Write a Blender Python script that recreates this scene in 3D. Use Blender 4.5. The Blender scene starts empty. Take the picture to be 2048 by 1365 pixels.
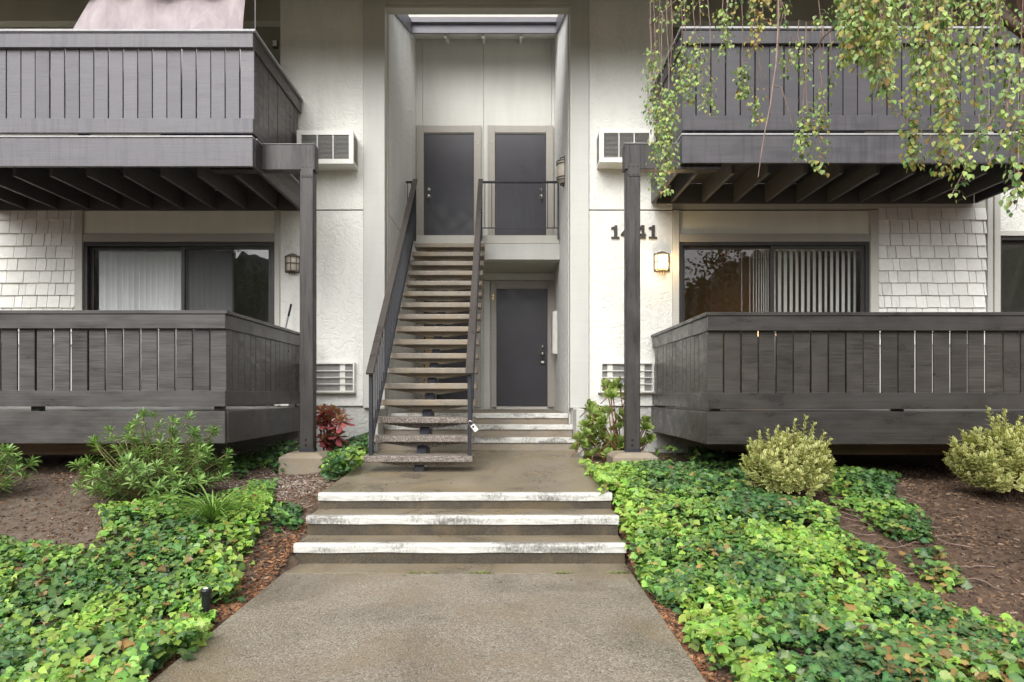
import bpy, bmesh, math, random
import numpy as np
from mathutils import Vector, Matrix, Euler, noise as mnoise

# ------------------------------------------------------------------ camera
S = bpy.context.scene
CAM_H = 1.30                      # eye height above the lower path
FOC = 1365.0                      # 24 mm on a 36 mm sensor, in photo pixels
cam_d = bpy.data.cameras.new('camera')
cam = bpy.data.objects.new('camera', cam_d)
S.collection.objects.link(cam)
cam.location = (0, 0, CAM_H)
cam.rotation_euler = (math.radians(90), 0, 0)
cam_d.sensor_width = 36; cam_d.lens = 24
cam_d.shift_x = 12 / 2048; cam_d.shift_y = 107.5 / 2048
cam_d.clip_start = 0.05; cam_d.clip_end = 1500
S.camera = cam

# ------------------------------------------------------------------ sky and sun (overcast, light rain)
SUN_EL, SUN_AZ = math.radians(44), math.radians(200)      # azimuth clockwise from +Y
world = bpy.data.worlds.new('World'); S.world = world; world.use_nodes = True
wn = world.node_tree; wn.nodes.clear()
wo = wn.nodes.new('ShaderNodeOutputWorld'); bg = wn.nodes.new('ShaderNodeBackground')
sk = wn.nodes.new('ShaderNodeTexSky'); sk.sky_type = 'NISHITA'; sk.sun_disc = False
sk.sun_elevation = SUN_EL; sk.sun_rotation = SUN_AZ
sk.air_density = 1.0; sk.dust_density = 5.0; sk.ozone_density = 1.0
hs = wn.nodes.new('ShaderNodeHueSaturation'); hs.inputs['Saturation'].default_value = 0.12
wn.links.new(sk.outputs[0], hs.inputs['Color']); wn.links.new(hs.outputs[0], bg.inputs[0])
bg.inputs[1].default_value = 0.15
wn.links.new(bg.outputs[0], wo.inputs[0])
sun_d = bpy.data.lights.new('sun', 'SUN'); sun_d.energy = 1.0; sun_d.angle = math.radians(60)
sun_d.color = (1.0, 0.97, 0.93)
sun = bpy.data.objects.new('sun', sun_d); S.collection.objects.link(sun)
sdir = Vector((math.sin(SUN_AZ) * math.cos(SUN_EL), math.cos(SUN_AZ) * math.cos(SUN_EL), math.sin(SUN_EL)))
sun.rotation_euler = sdir.to_track_quat('Z', 'Y').to_euler()
sun.location = (0, -6, 20)

S.view_settings.view_transform = 'Standard'; S.view_settings.look = 'None'
S.view_settings.exposure = 0.68; S.view_settings.gamma = 1.0; S.view_settings.use_curve_mapping = False
S.cycles.max_bounces = 7; S.cycles.diffuse_bounces = 4; S.cycles.glossy_bounces = 3
S.cycles.transmission_bounces = 4; S.cycles.transparent_max_bounces = 10

# ------------------------------------------------------------------ small helpers
rng = np.random.default_rng(7); random.seed(7)
COL = S.collection
def R(z): return z + CAM_H                                   # height measured from the eye -> world height
def X(px, Y): return (px - 1012) * Y / FOC
def Zr(py, Y): return (790 - py) * Y / FOC                   # height from the eye
def sm(t): t = max(0., min(1., t)); return t * t * (3 - 2 * t)
WL = {}                                                       # world location of each object we make

def tag(o, label=None, cat=None, group=None, kind=None):
    if label: o['label'] = label
    if cat: o['category'] = cat
    if group: o['group'] = group
    if kind: o['kind'] = kind
    return o
def put(o, loc, parent=None):
    COL.objects.link(o); loc = Vector(loc)
    if parent is not None:
        o.parent = parent; o.location = loc - WL[parent.name]
    else: o.location = loc
    WL[o.name] = loc
    return o
def empty(name, loc, label, cat, group=None):
    o = bpy.data.objects.new(name, None); o.empty_display_size = 0.1
    put(o, loc); return tag(o, label, cat, group)
def part_empty(name, loc, parent):
    o = bpy.data.objects.new(name, None); o.empty_display_size = 0.1
    return put(o, loc, parent)

class MB:
    """collects shapes; build() links them as one mesh object"""
    def __init__(s): s.v = []; s.f = []
    def add(s, v, f):
        k = len(s.v); s.v += [tuple(p) for p in v]; s.f += [tuple(i + k for i in q) for q in f]; return s
    def box(s, x0, x1, y0, y1, z0, z1):
        v = [(x0,y0,z0),(x1,y0,z0),(x1,y1,z0),(x0,y1,z0),(x0,y0,z1),(x1,y0,z1),(x1,y1,z1),(x0,y1,z1)]
        return s.add(v, [(0,3,2,1),(4,5,6,7),(0,1,5,4),(1,2,6,5),(2,3,7,6),(3,0,4,7)])
    def obox(s, c, size, rot):                                 # oriented box
        v = [];
        for dz in (-.5,.5):
            for dx, dy in ((-.5,-.5),(.5,-.5),(.5,.5),(-.5,.5)):
                v.append(Vector(c) + rot @ Vector((dx*size[0], dy*size[1], dz*size[2])))
        return s.add(v, [(0,3,2,1),(4,5,6,7),(0,1,5,4),(1,2,6,5),(2,3,7,6),(3,0,4,7)])
    def prism(s, poly, axis, a, b):                            # poly extruded along axis from a to b
        n = len(poly)
        def P(p, t):
            return {'x': (t, p[0], p[1]), 'y': (p[0], t, p[1]), 'z': (p[0], p[1], t)}[axis]
        v = [P(p, a) for p in poly] + [P(p, b) for p in poly]
        f = [tuple(range(n)), tuple(range(2*n-1, n-1, -1))] + [(i, i+n, (i+1)%n+n, (i+1)%n) for i in range(n)]
        return s.add(v, f)
    def bar(s, p, q, w, d, up=(0,0,1)):                        # rectangular bar from p to q
        p, q = Vector(p), Vector(q); t = (q-p).normalized()
        sd = t.cross(Vector(up))
        if sd.length < 1e-4: sd = t.cross(Vector((0,1,0)))
        sd.normalize(); u = sd.cross(t)
        v = []
        for e in (p, q):
            for a, b in ((-1,-1),(1,-1),(1,1),(-1,1)): v.append(e + sd*(a*w/2) + u*(b*d/2))
        return s.add(v, [(0,1,2,3),(7,6,5,4),(0,4,5,1),(1,5,6,2),(2,6,7,3),(3,7,4,0)])
    def tube(s, pts, rad, n=6, cap=True):
        pts = [Vector(p) for p in pts]
        if not hasattr(rad, '__len__'): rad = [rad]*len(pts)
        v = []; f = []; ref = Vector((0.31,0.95,0.05))
        for i, p in enumerate(pts):
            t = (pts[min(i+1,len(pts)-1)] - pts[max(i-1,0)])
            if t.length < 1e-9: t = Vector((0,0,1))
            t.normalize(); a = t.cross(ref)
            if a.length < .05: a = t.cross(Vector((1,0,0)))
            a.normalize(); b = t.cross(a)
            for k in range(n):
                th = 2*math.pi*k/n; v.append(p + (a*math.cos(th) + b*math.sin(th))*rad[i])
        for i in range(len(pts)-1):
            for k in range(n):
                f.append((i*n+k, i*n+(k+1)%n, (i+1)*n+(k+1)%n, (i+1)*n+k))
        if cap: f.append(tuple(range(n-1,-1,-1))); f.append(tuple(range((len(pts)-1)*n, len(pts)*n)))
        return s.add(v, f)
    def lathe(s, prof, c, n=16, axis='z', a0=0., a1=2*math.pi):
        full = abs(a1-a0-2*math.pi) < 1e-6; m = n if full else n+1
        v = []; f = []
        for r, h in prof:
            for k in range(m):
                th = a0 + (a1-a0)*k/n; x, y = r*math.cos(th), r*math.sin(th)
                o = {'z': (x, y, h), 'y': (x, h, y), 'x': (h, x, y)}[axis]
                v.append((c[0]+o[0], c[1]+o[1], c[2]+o[2]))
        for i in range(len(prof)-1):
            for k in range(n):
                k2 = (k+1) % m
                f.append((i*m+k, i*m+k2, (i+1)*m+k2, (i+1)*m+k))
        return s.add(v, f)
    def mesh(s, name, mat, bevel=0, smooth=False, c=(0,0,0), seg=1):
        me = bpy.data.meshes.new(name)
        me.from_pydata([(p[0]-c[0], p[1]-c[1], p[2]-c[2]) for p in s.v], [], s.f)
        bm = bmesh.new(); bm.from_mesh(me)
        bmesh.ops.recalc_face_normals(bm, faces=bm.faces)
        if bevel:
            bmesh.ops.bevel(bm, geom=list(bm.edges), offset=bevel, segments=seg, affect='EDGES', profile=.6, clamp_overlap=True)
        bm.to_mesh(me); bm.free()
        if smooth:
            for p in me.polygons: p.use_smooth = True
        me.materials.append(mat)
        return me
    def build(s, name, mat, parent=None, bevel=0, smooth=False, seg=1):
        a = np.array(s.v); c = (a.min(0)+a.max(0))/2
        o = bpy.data.objects.new(name, s.mesh(name, mat, bevel, smooth, c, seg))
        return put(o, c, parent)
def box(name, mat, parent, x0, x1, y0, y1, z0, z1, bevel=0):
    return MB().box(x0,x1,y0,y1,z0,z1).build(name, mat, parent, bevel)
def share(name, me, loc, parent=None, rot=None, scale=None):
    o = bpy.data.objects.new(name, me); put(o, loc, parent)
    if rot is not None: o.rotation_euler = rot
    if scale is not None: o.scale = scale
    return o

# ------------------------------------------------------------------ materials
class NM:
    def __init__(s, name):
        s.m = bpy.data.materials.new(name); s.m.use_nodes = True
        s.t = s.m.node_tree; s.b = s.t.nodes['Principled BSDF']; s.out = s.t.nodes['Material Output']
        s.geo = None; s.tc = None; s.oi = None
    def node(s, ty, **kw):
        n = s.t.nodes.new(ty)
        for k, v in kw.items(): setattr(n, k, v)
        return n
    def ln(s, a, b): s.t.links.new(a, b)
    def pos(s):
        if not s.geo: s.geo = s.node('ShaderNodeNewGeometry')
        return s.geo.outputs['Position']
    def obj(s):
        if not s.tc: s.tc = s.node('ShaderNodeTexCoord'); s.oi = s.node('ShaderNodeObjectInfo')
        a = s.node('ShaderNodeVectorMath', operation='SCALE'); cm = s.node('ShaderNodeCombineXYZ')
        for i in range(3): s.ln(s.oi.outputs['Random'], cm.inputs[i])
        s.ln(cm.outputs[0], a.inputs[0]); a.inputs['Scale'].default_value = 37.
        b = s.node('ShaderNodeVectorMath', operation='ADD')
        s.ln(s.tc.outputs['Object'], b.inputs[0]); s.ln(a.outputs[0], b.inputs[1])
        return b.outputs[0]
    def rand(s):
        if not s.oi: s.oi = s.node('ShaderNodeObjectInfo')
        return s.oi.outputs['Random']
    def sc(s, vec, k):
        m = s.node('ShaderNodeVectorMath', operation='MULTIPLY'); s.ln(vec, m.inputs[0]); m.inputs[1].default_value = k
        return m.outputs[0]
    def noise(s, vec, scale, detail=4, rough=.55, dist=0):
        n = s.node('ShaderNodeTexNoise'); s.ln(vec, n.inputs['Vector'])
        n.inputs['Scale'].default_value = scale; n.inputs['Detail'].default_value = detail
        n.inputs['Roughness'].default_value = rough; n.inputs['Distortion'].default_value = dist
        return n.outputs['Fac']
    def voro(s, vec, scale, out='Color', feat='F1'):
        n = s.node('ShaderNodeTexVoronoi', feature=feat); s.ln(vec, n.inputs['Vector']); n.inputs['Scale'].default_value = scale
        return n.outputs[out]
    def ramp(s, fac, stops, interp='LINEAR'):
        n = s.node('ShaderNodeValToRGB'); s.ln(fac, n.inputs[0]); e = n.color_ramp.elements; n.color_ramp.interpolation = interp
        while len(e) > len(stops): e.remove(e[-1])
        while len(e) < len(stops): e.new(.5)
        for q, (p, c) in zip(e, stops):
            q.position = p; q.color = (c, c, c, 1) if not hasattr(c, '__len__') else (*c, 1)
        return n.outputs[0]
    def mix(s, fac, a, b, mode='MIX'):
        n = s.node('ShaderNodeMix', data_type='RGBA', blend_type=mode)
        for sock, val in ((n.inputs[0], fac), (n.inputs[6], a), (n.inputs[7], b)):
            if isinstance(val, bpy.types.NodeSocket): s.ln(val, sock)
            elif hasattr(val, '__len__'): sock.default_value = (*val, 1)
            else: sock.default_value = val if sock == n.inputs[0] else (val, val, val, 1)
        return n.outputs[2]
    def math(s, op, a, b=0.):
        n = s.node('ShaderNodeMath', operation=op)
        for i, val in enumerate((a, b)):
            if isinstance(val, bpy.types.NodeSocket): s.ln(val, n.inputs[i])
            else: n.inputs[i].default_value = val
        return n.outputs[0]
    def bump(s, h, dist, strength=1.0):
        n = s.node('ShaderNodeBump'); s.ln(h, n.inputs['Height']); n.inputs['Distance'].default_value = dist
        n.inputs['Strength'].default_value = strength; s.ln(n.outputs[0], s.b.inputs['Normal'])
    def fin(s, col, rough, spec=.5, metal=0.):
        for sock, val in (('Base Color', col), ('Roughness', rough), ('Specular IOR Level', spec), ('Metallic', metal)):
            if isinstance(val, bpy.types.NodeSocket): s.ln(val, s.b.inputs[sock])
            elif hasattr(val, '__len__'): s.b.inputs[sock].default_value = (*val, 1)
            else: s.b.inputs[sock].default_value = val
        return s.m
def lerp3(a, k): return tuple(min(1., c*k) for c in a)

def plain(name, col, rough=.5, var=.12, scale=6, bump=0., bscale=60, spec=.5, metal=0.):
    n = NM(name); p = n.pos()
    f = n.noise(p, scale, 5)
    c = n.ramp(f, [(.3, lerp3(col, 1-var)), (.7, lerp3(col, 1+var))])
    if bump: n.bump(n.noise(p, bscale, 4), bump)
    r = n.ramp(n.noise(p, scale*2.3, 3), [(.3, max(.02, rough-.08)), (.7, min(1, rough+.08))])
    return n.fin(c, r, spec, metal)

def wood(name, col, stretch, rough=.5, rv=.22, line=.35, wet=0.5, streak=0.):
    """painted resawn timber: tone per board, saw marks, damp blotches"""
    n = NM(name); o = n.obj()
    saw = n.noise(n.sc(o, stretch), 1.0, 6, .65)
    blot = n.noise(n.sc(o, tuple(max(1.2, k*.05) for k in stretch)), 2.2, 5, .6)
    c = n.ramp(saw, [(.28, lerp3(col, 1-line)), (.5, col), (.75, lerp3(col, 1+line*.9))])
    c = n.mix(1., c, n.ramp(blot, [(.3, 1-wet*.6), (.55, 1.0), (.8, 1+wet*.28)]), 'MULTIPLY')
    tone = n.ramp(n.rand(), [(0, 1-rv), (1, 1+rv)])
    c = n.mix(1., c, tone, 'MULTIPLY')
    knot = n.voro(n.sc(o, (1.1, 1.1, 1.1)), 1.3, 'Distance')
    c = n.mix(n.ramp(knot, [(.0, .45), (.03, 0.)]), c, lerp3(col, .6))
    if streak:
        sm_ = n.noise(n.sc(o, (17, 17, 1.1)), 1.0, 5, .62, .3)
        c = n.mix(n.ramp(sm_, [(.53, 0.), (.56, streak)]), c, lerp3(col, .42))
        lt = n.noise(n.sc(o, (13, 13, .9)), 1.3, 4, .6)
        c = n.mix(n.ramp(lt, [(.60, 0.), (.63, streak*.5)]), c, lerp3(col, 1.7))
    n.bump(saw, .003, .6)
    return n.fin(c, n.ramp(blot, [(.3, rough-.16), (.7, rough+.14)]), .45)

def stucco(name, col, amp=.012, sc_=9.):
    n = NM(name); p = n.pos()
    warp = n.noise(p, 4., 3)
    ridg = n.noise(p, sc_, 3, .45, 1.6)
    fine = n.noise(p, 70, 4)
    trow = n.ramp(ridg, [(.38, 0), (.52, .8), (.56, 1.), (.72, .75)])
    h = n.math('ADD', trow, n.math('MULTIPLY', fine, .25))
    h = n.math('ADD', h, n.math('MULTIPLY', warp, .6))
    n.bump(h, amp, .8)
    d = n.noise(n.sc(p, (1.6, 1.6, .35)), 1.7, 6, .65)
    c = n.ramp(d, [(.25, lerp3(col, .86)), (.5, col), (.75, lerp3(col, 1.05))])
    # streaks of grime from water running down, splash dirt of its own shape
    st = n.noise(n.sc(p, (9, 9, .5)), 1.0, 5, .6)
    c = n.mix(n.ramp(st, [(.60, 0.), (.82, .22)]), c, lerp3(col, .62))
    sp = n.noise(p, 26, 3)
    c = n.mix(n.ramp(sp, [(.70, 0.), (.76, .25)]), c, lerp3(col, .6))
    return n.fin(c, .78, .3)

def aggregate(name, cols, scale, stain=.3, rough=.55, bump=.004, tan=None, big=.9):
    n = NM(name); p = n.pos()
    cell = n.voro(p, scale, 'Color'); dist = n.voro(p, scale, 'Distance')
    sepr = n.node('ShaderNodeSeparateColor'); n.ln(cell, sepr.inputs[0])
    c = n.ramp(sepr.outputs[0], [(i/(len(cols)-1), k) for i, k in enumerate(cols)])
    c = n.mix(n.ramp(n.noise(p, scale*1.7, 2), [(.35, 0.), (.65, .35)]), c, cols[len(cols)//2])
    bigf = n.noise(p, big, 6, .62, .6)
    c = n.mix(1., c, n.ramp(bigf, [(.3, 1-stain), (.5, 1.), (.72, 1+stain*.35)]), 'MULTIPLY')
    if tan:
        c = n.mix(n.ramp(n.noise(p, big*1.3, 4, .6, .3), [(.46, 0.), (.66, .6)]), c, tan)
    h = n.math('SUBTRACT', 1.0, dist)
    n.bump(h, bump, .7)
    return n.fin(c, n.ramp(bigf, [(.3, rough-.22), (.7, rough+.12)]), .5)

def worn_paint(name, under):
    """white step-edge paint, scuffed through to dark concrete in places"""
    n = NM(name); p = n.pos()
    a = n.noise(n.sc(p, (1.3, 2, 3)), 1.6, 3)
    b = n.noise(n.sc(p, (22, 22, 12)), 2.6, 7, .75)
    f = n.math('ADD', n.math('MULTIPLY', a, .75), n.math('MULTIPLY', b, .6))
    m = n.ramp(f, [(.66, 0.), (.72, .35), (.80, .8)])
    w = n.ramp(n.noise(n.sc(p, (6, 30, 30)), 1.5, 5), [(.3, (.48, .47, .43)), (.65, (.68, .68, .65))])
    c = n.mix(m, w, under)
    n.bump(n.noise(p, 120, 3), .002, .5)
    return n.fin(c, .55, .4)

def leafmat(name, rough=.42, trans=.28, spec=.5, var=.25):
    n = NM(name)
    at = n.node('ShaderNodeAttribute', attribute_name='Col')
    gi = n.node('ShaderNodeNewGeometry')
    v = n.ramp(gi.outputs['Random Per Island'], [(0, 1-var), (1, 1+var)])
    c = n.mix(1., at.outputs['Color'], v, 'MULTIPLY')
    n.fin(c, rough, spec)
    tr = n.node('ShaderNodeBsdfTranslucent'); n.ln(n.mix(1., c, (1.15, 1.2, .6), 'MULTIPLY'), tr.inputs[0])
    mx = n.node('ShaderNodeMixShader'); mx.inputs[0].default_value = trans
    n.ln(n.b.outputs[0], mx.inputs[1]); n.ln(tr.outputs[0], mx.inputs[2]); n.ln(mx.outputs[0], n.out.inputs[0])
    return n.m

def glass(name, tint=(1,1,1), refl=.025):
    n = NM(name)
    t = n.node('ShaderNodeBsdfTransparent'); t.inputs[0].default_value = (*tint, 1)
    g = n.node('ShaderNodeBsdfGlossy'); g.inputs['Roughness'].default_value = .01
    fr = n.node('ShaderNodeFresnel'); fr.inputs[0].default_value = 1.5
    f = n.math('ADD', fr.outputs[0], refl)
    mx = n.node('ShaderNodeMixShader'); n.ln(f, mx.inputs[0])
    n.ln(t.outputs[0], mx.inputs[1]); n.ln(g.outputs[0], mx.inputs[2]); n.ln(mx.outputs[0], n.out.inputs[0])
    return n.m
def emit(name, col, strength):
    n = NM(name); n.fin(col, .4)
    n.b.inputs['Emission Color'].default_value = (*col, 1); n.b.inputs['Emission Strength'].default_value = strength
    return n.m

WHITE = (.77, .77, .72)
M = {}
M['stucco'] = stucco('stucco_white', WHITE, .005, 10.)
M['stucco_side'] = stucco('stucco_side', (.80, .80, .77), .010, 6.)
M['base'] = stucco('foundation_white', (.55, .55, .52), .006, 14)
def boardmat(name, col):
    n = NM(name); p = n.pos()
    g = n.noise(n.sc(p, (1.5, 1.5, 55)), 1.0, 5, .6)
    b = n.noise(n.sc(p, (2.5, 2.5, .5)), 1.6, 5, .6)
    c = n.mix(1., n.ramp(b, [(.3, lerp3(col, .93)), (.7, lerp3(col, 1.04))]), n.ramp(g, [(.3, .965), (.7, 1.02)]), 'MULTIPLY')
    sp = n.noise(p, 30, 2); c = n.mix(n.ramp(sp, [(.74, 0.), (.79, .3)]), c, lerp3(col, .5))
    n.bump(g, .0015, .6)
    return n.fin(c, .6, .35)
M['board'] = boardmat('painted_board', (.56, .56, .525))
M['smooth'] = boardmat('smooth_wall', (.64, .635, .59))
M['panel'] = boardmat('window_head_shade_lift', (.84, .83, .73))  # smooth wall colour lightened to offset the shade under the balconies
M['taupe'] = boardmat('taupe_trim', (.40, .375, .335))
M['greige'] = boardmat('greige_trim', (.56, .545, .495))
M['shingle'] = wood('shingle_paint', (.84, .83, .78), (20, 20, 3), .7, .09, .06, .16)
M['bronze'] = plain('bronze_frame', (.035, .032, .03), .4)
M['glass'] = glass('window_glass')
M['screen'] = None
M['blind'] = plain('vinyl_blind', (.86, .88, .87), .45, .03)
M['doorp'] = plain('door_paint', (.039, .037, .046), .38, .12, 2.5)
M['chrome'] = plain('satin_nickel', (.65, .63, .58), .28, .05, metal=1.)
M['brass'] = plain('brass', (.65, .48, .20), .3, .08, metal=1.)
V, Hh = (2.2, 2.2, 130), (1.6, 55, 70)
M['ul_v'] = wood('balcony_slat_pale', (.152, .148, .163), V, .5, .10, .16, .25)  # palest base tone of the four decks
M['ul_h'] = wood('balcony_board_pale', (.152, .148, .163), Hh, .5, .05, .14, .35, .22)
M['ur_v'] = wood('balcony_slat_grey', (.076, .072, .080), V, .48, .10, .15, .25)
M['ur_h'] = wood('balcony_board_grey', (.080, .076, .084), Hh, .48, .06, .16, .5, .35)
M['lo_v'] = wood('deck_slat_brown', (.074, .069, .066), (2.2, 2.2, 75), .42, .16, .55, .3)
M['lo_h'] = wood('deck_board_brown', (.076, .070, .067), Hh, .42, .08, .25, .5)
M['lr_v'] = wood('deck_slat_dark', (.056, .050, .045), (2.2, 2.2, 75), .38, .16, .45, .3)  # darker base tone than the lower left deck
M['lr_h'] = wood('deck_board_dark', (.052, .047, .044), Hh, .36, .08, .2, .5)
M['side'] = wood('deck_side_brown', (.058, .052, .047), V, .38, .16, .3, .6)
M['post'] = wood('post_brown', (.050, .045, .043), (14, 14, 1.2), .45, .05, .25, .6, .8)
M['joist'] = wood('joist_dark', (.10, .095, .092), Hh, .6, .15, .2, .3)
M['raw'] = wood('raw_beam', (.16, .105, .06), Hh, .7, .1, .3, .5)
M['deckfloor'] = wood('deck_floor_grey', (.13, .122, .112), Hh, .5, .2, .2, .4)
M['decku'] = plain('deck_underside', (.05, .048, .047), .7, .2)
M['flash'] = plain('metal_flashing', (.40, .40, .41), .45, .15)
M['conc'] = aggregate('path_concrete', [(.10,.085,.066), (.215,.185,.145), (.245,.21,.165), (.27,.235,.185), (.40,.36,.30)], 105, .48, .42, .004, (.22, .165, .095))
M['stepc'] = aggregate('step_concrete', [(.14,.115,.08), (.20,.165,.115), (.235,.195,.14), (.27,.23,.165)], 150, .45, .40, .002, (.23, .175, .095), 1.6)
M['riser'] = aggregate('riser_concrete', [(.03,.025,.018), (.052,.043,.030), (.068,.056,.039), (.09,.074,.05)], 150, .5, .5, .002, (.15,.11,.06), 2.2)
M['foot'] = aggregate('footing_concrete', [(.24,.20,.15), (.29,.245,.185), (.31,.265,.205), (.33,.285,.22)], 170, .22, .7, .0015, (.27,.21,.13), 3)
M['tread'] = aggregate('tread_aggregate', [(.04,.036,.032), (.12,.10,.083), (.18,.145,.12), (.23,.20,.17), (.42,.39,.35)], 110, .2, .42, .006)
M['tread_c'] = aggregate('tread_concrete', [(.19,.162,.128), (.24,.21,.168), (.27,.235,.19), (.31,.27,.215)], 170, .34, .6, .002, (.30,.23,.14), 2.4)
M['nose'] = worn_paint('step_edge_paint', (.10, .095, .08))
M['steel'] = plain('dark_steel', (.022, .023, .031), .42, .2, 8, .0008, 60)
M['railcap'] = wood('handrail_brown', (.068, .058, .052), (9, 2, 9), .38, .04, .12, .2)
M['white_pl'] = plain('white_metal', (.74, .73, .68), .45, .05, 9)
M['fin'] = plain('grille_dark', (.16, .155, .14), .55, .25, 40)
M['coil'] = plain('coil_grey', (.40, .40, .38), .5, .25, 70, metal=.3)
M['black'] = plain('black_plastic', (.012, .012, .013), .4)
M['digit'] = plain('digit_brown', (.045, .040, .036), .5)
M['lampmetal'] = plain('lamp_metal', (.11, .095, .075), .45, .2, 20)
M['lampglass'] = plain('lamp_glass_off', (.66, .60, .50), .35, .08, 20)
M['lamplit'] = emit('lamp_glass_lit', (1.0, .72, .32), 2.2)
M['roof'] = plain('roofing_brown', (.12, .075, .06), .85, .3, 20, .004, 80)
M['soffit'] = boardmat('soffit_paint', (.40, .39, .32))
M['fascia'] = wood('roof_fascia_grey', (.150, .145, .165), Hh, .45, .04, .12, .3)
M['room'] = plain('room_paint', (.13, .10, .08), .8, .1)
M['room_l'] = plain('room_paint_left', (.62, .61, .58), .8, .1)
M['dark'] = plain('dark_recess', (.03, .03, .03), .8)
M['leaf'] = leafmat('leaf', .38, .25)
M['leafm'] = leafmat('leaf_matt', .5, .3, .4, .18)
M['bark'] = plain('bark_brown', (.11, .075, .055), .8, .35, 25, .004, 60)
M['birchbark'] = plain('birch_bark', (.20, .11, .075), .75, .5, 12, .006, 30)
M['twig'] = plain('twig', (.26, .18, .15), .7, .3, 20)
M['stem'] = plain('succulent_stem', (.24, .12, .055), .6, .3, 30)

# ------------------------------------------------------------------ ground, path, steps
WX0, WX1 = -1.585, 0.895                                      # edges of the path
F = 9.16                                                      # facade plane
def walkz(y):
    if y < 5.11: return -1.30 + .035*max(0, min(1, (y-3)/2.1))
    if y < 5.43: return -1.124
    if y < 5.78: return -.972
    return -.839 + .139*min(1, (y-5.78)/2.84)
def g(x, y):
    b = -1.34 + .46*sm((y-3.3)/3.4) + .10*sm((y-6.7)/2.4)
    if x < 0: b += .07*sm((-x-2.6)/1.5)*sm((y-4)/1.5)
    if y > 1 and y < 10: b += .035*mnoise.noise((x*.9, y*.9, 3.1)) + .012*mnoise.noise((x*4, y*4, 9.1))
    if y > 9.0: b = min(b, -.76)
    if y < 10:
        d = max(WX0 - x, x - WX1)
        edge = float(np.interp(y, [3,4.6,5.35,5.95,8.6], [-1.30,-1.275,-1.09,-.86,-.715])) - .03
        if d < .02: b = edge - .12
        else: b = edge + (b-edge)*sm(d/.55) if y < 8.6 else b
    return b
def axis(lo, hi, step, far):
    a = [-far, -far*.4, -60, -30, -18] + list(np.arange(lo, hi+1e-6, step)) + [18, 30, 60, far*.4, far]
    return sorted(a)
xs = axis(-8, 8, .09, 400.); ys = sorted([-400., -160, -60, -20, -6, -2, 0, 1] + list(np.arange(1.6, 9.6, .09)) + [11, 14, 20, 60, 160, 400])
vv = [(x, y, R(g(x, y))) for y in ys for x in xs]; nx = len(xs)
ff = [(j*nx+i, j*nx+i+1, (j+1)*nx+i+1, (j+1)*nx+i) for j in range(len(ys)-1) for i in range(nx-1)]
def soilmat():
    n = NM('soil'); p = n.pos()
    a = n.noise(p, 14, 8, .7); b = n.noise(p, .8, 4)
    grey = n.ramp(a, [(.3, (.075,.054,.038)), (.5, (.145,.108,.080)), (.7, (.215,.17,.13))])
    red = n.ramp(a, [(.3, (.045,.030,.021)), (.5, (.115,.074,.050)), (.7, (.20,.135,.09))])
    sx = n.node('ShaderNodeSeparateXYZ'); n.ln(p, sx.inputs[0])
    fx = n.math('ADD', sx.outputs[0], n.math('MULTIPLY', n.math('SUBTRACT', b, .5), 1.6))
    c = n.mix(n.ramp(n.math('MULTIPLY_ADD', fx, .5) if False else n.math('ADD', n.math('MULTIPLY', fx, .8), 1.9), [(0., 0.), (1., 1.)]), grey, red)
    n.bump(n.noise(p, 22, 8, .7), .03, .9)
    return n.fin(c, .85, .3)
M['soil'] = soilmat()
me = bpy.data.meshes.new('ground'); me.from_pydata(vv, [], ff); me.materials.append(M['soil'])
for q in me.polygons: q.use_smooth = True
ground = put(bpy.data.objects.new('ground', me), (0,0,0)); tag(ground, 'planting bed soil and mulch around the path', kind='structure')

path = bpy.data.objects.new('path', None); put(path, (-.35, 4.9, 0)); tag(path, 'wet exposed aggregate concrete path with three white edged steps', kind='structure')
def slab(y0, z0, y1, z1, t=.14, x0=WX0, x1=WX1, name='path_slab', mat=None, par=path):
    m = MB(); m.prism([(y0, R(z0)), (y1, R(z1)), (y1, R(z1)-t), (y0, R(z0)-t)], 'x', x0, x1)
    return m.build(name, mat or M['conc'], par, .002)
slab(-1.5, -1.305, 4.845, walkz(4.845))
slab(4.857, walkz(4.857), 5.30, -1.2645, mat=M['stepc'])
slab(5.128, -1.124, 5.62, -1.118, .2, name='step_tread', mat=M['stepc'])
slab(5.448, -.972, 5.95, -.966, .2, name='step_tread', mat=M['stepc'])
slab(5.798, -.839, 8.66, -.70, .2, name='path_slab', mat=M['stepc'])
nose_poly = [(0,-.062),(-.014,-.060),(-.018,-.012),(-.012,.0),(-.002,.005),(.045,.0055),(.047,-.01)]
for y, z, zb in ((5.12,-1.124,-1.30),(5.44,-.972,-1.14),(5.79,-.839,-.99)):
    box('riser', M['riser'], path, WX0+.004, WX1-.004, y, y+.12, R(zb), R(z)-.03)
    # the painted edge is hand-poured: let it wander a little
    m = MB(); N = 24; n_ = len(nose_poly); vs = []; fs = []
    for i in range(N+1):
        xx = WX0-.004 + (WX1-WX0+.008)*i/N; w = .004*mnoise.noise((xx*2.1, y*5, 0)); w2 = .006*mnoise.noise((xx*3.7, y*3, 4))
        for k, (a, b) in enumerate(nose_poly): vs.append((xx, y+a+w*.6, R(z)+b+(w2 if k < 2 else 0)+.002))
    for i in range(N):
        for k in range(n_): fs.append((i*n_+k, (i+1)*n_+k, (i+1)*n_+(k+1)%n_, i*n_+(k+1)%n_))
    fs += [tuple(range(n_-1,-1,-1)), tuple(range(N*n_, (N+1)*n_))]
    m.add(vs, fs).build('step_edge', M['nose'], path, smooth=False)

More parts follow.
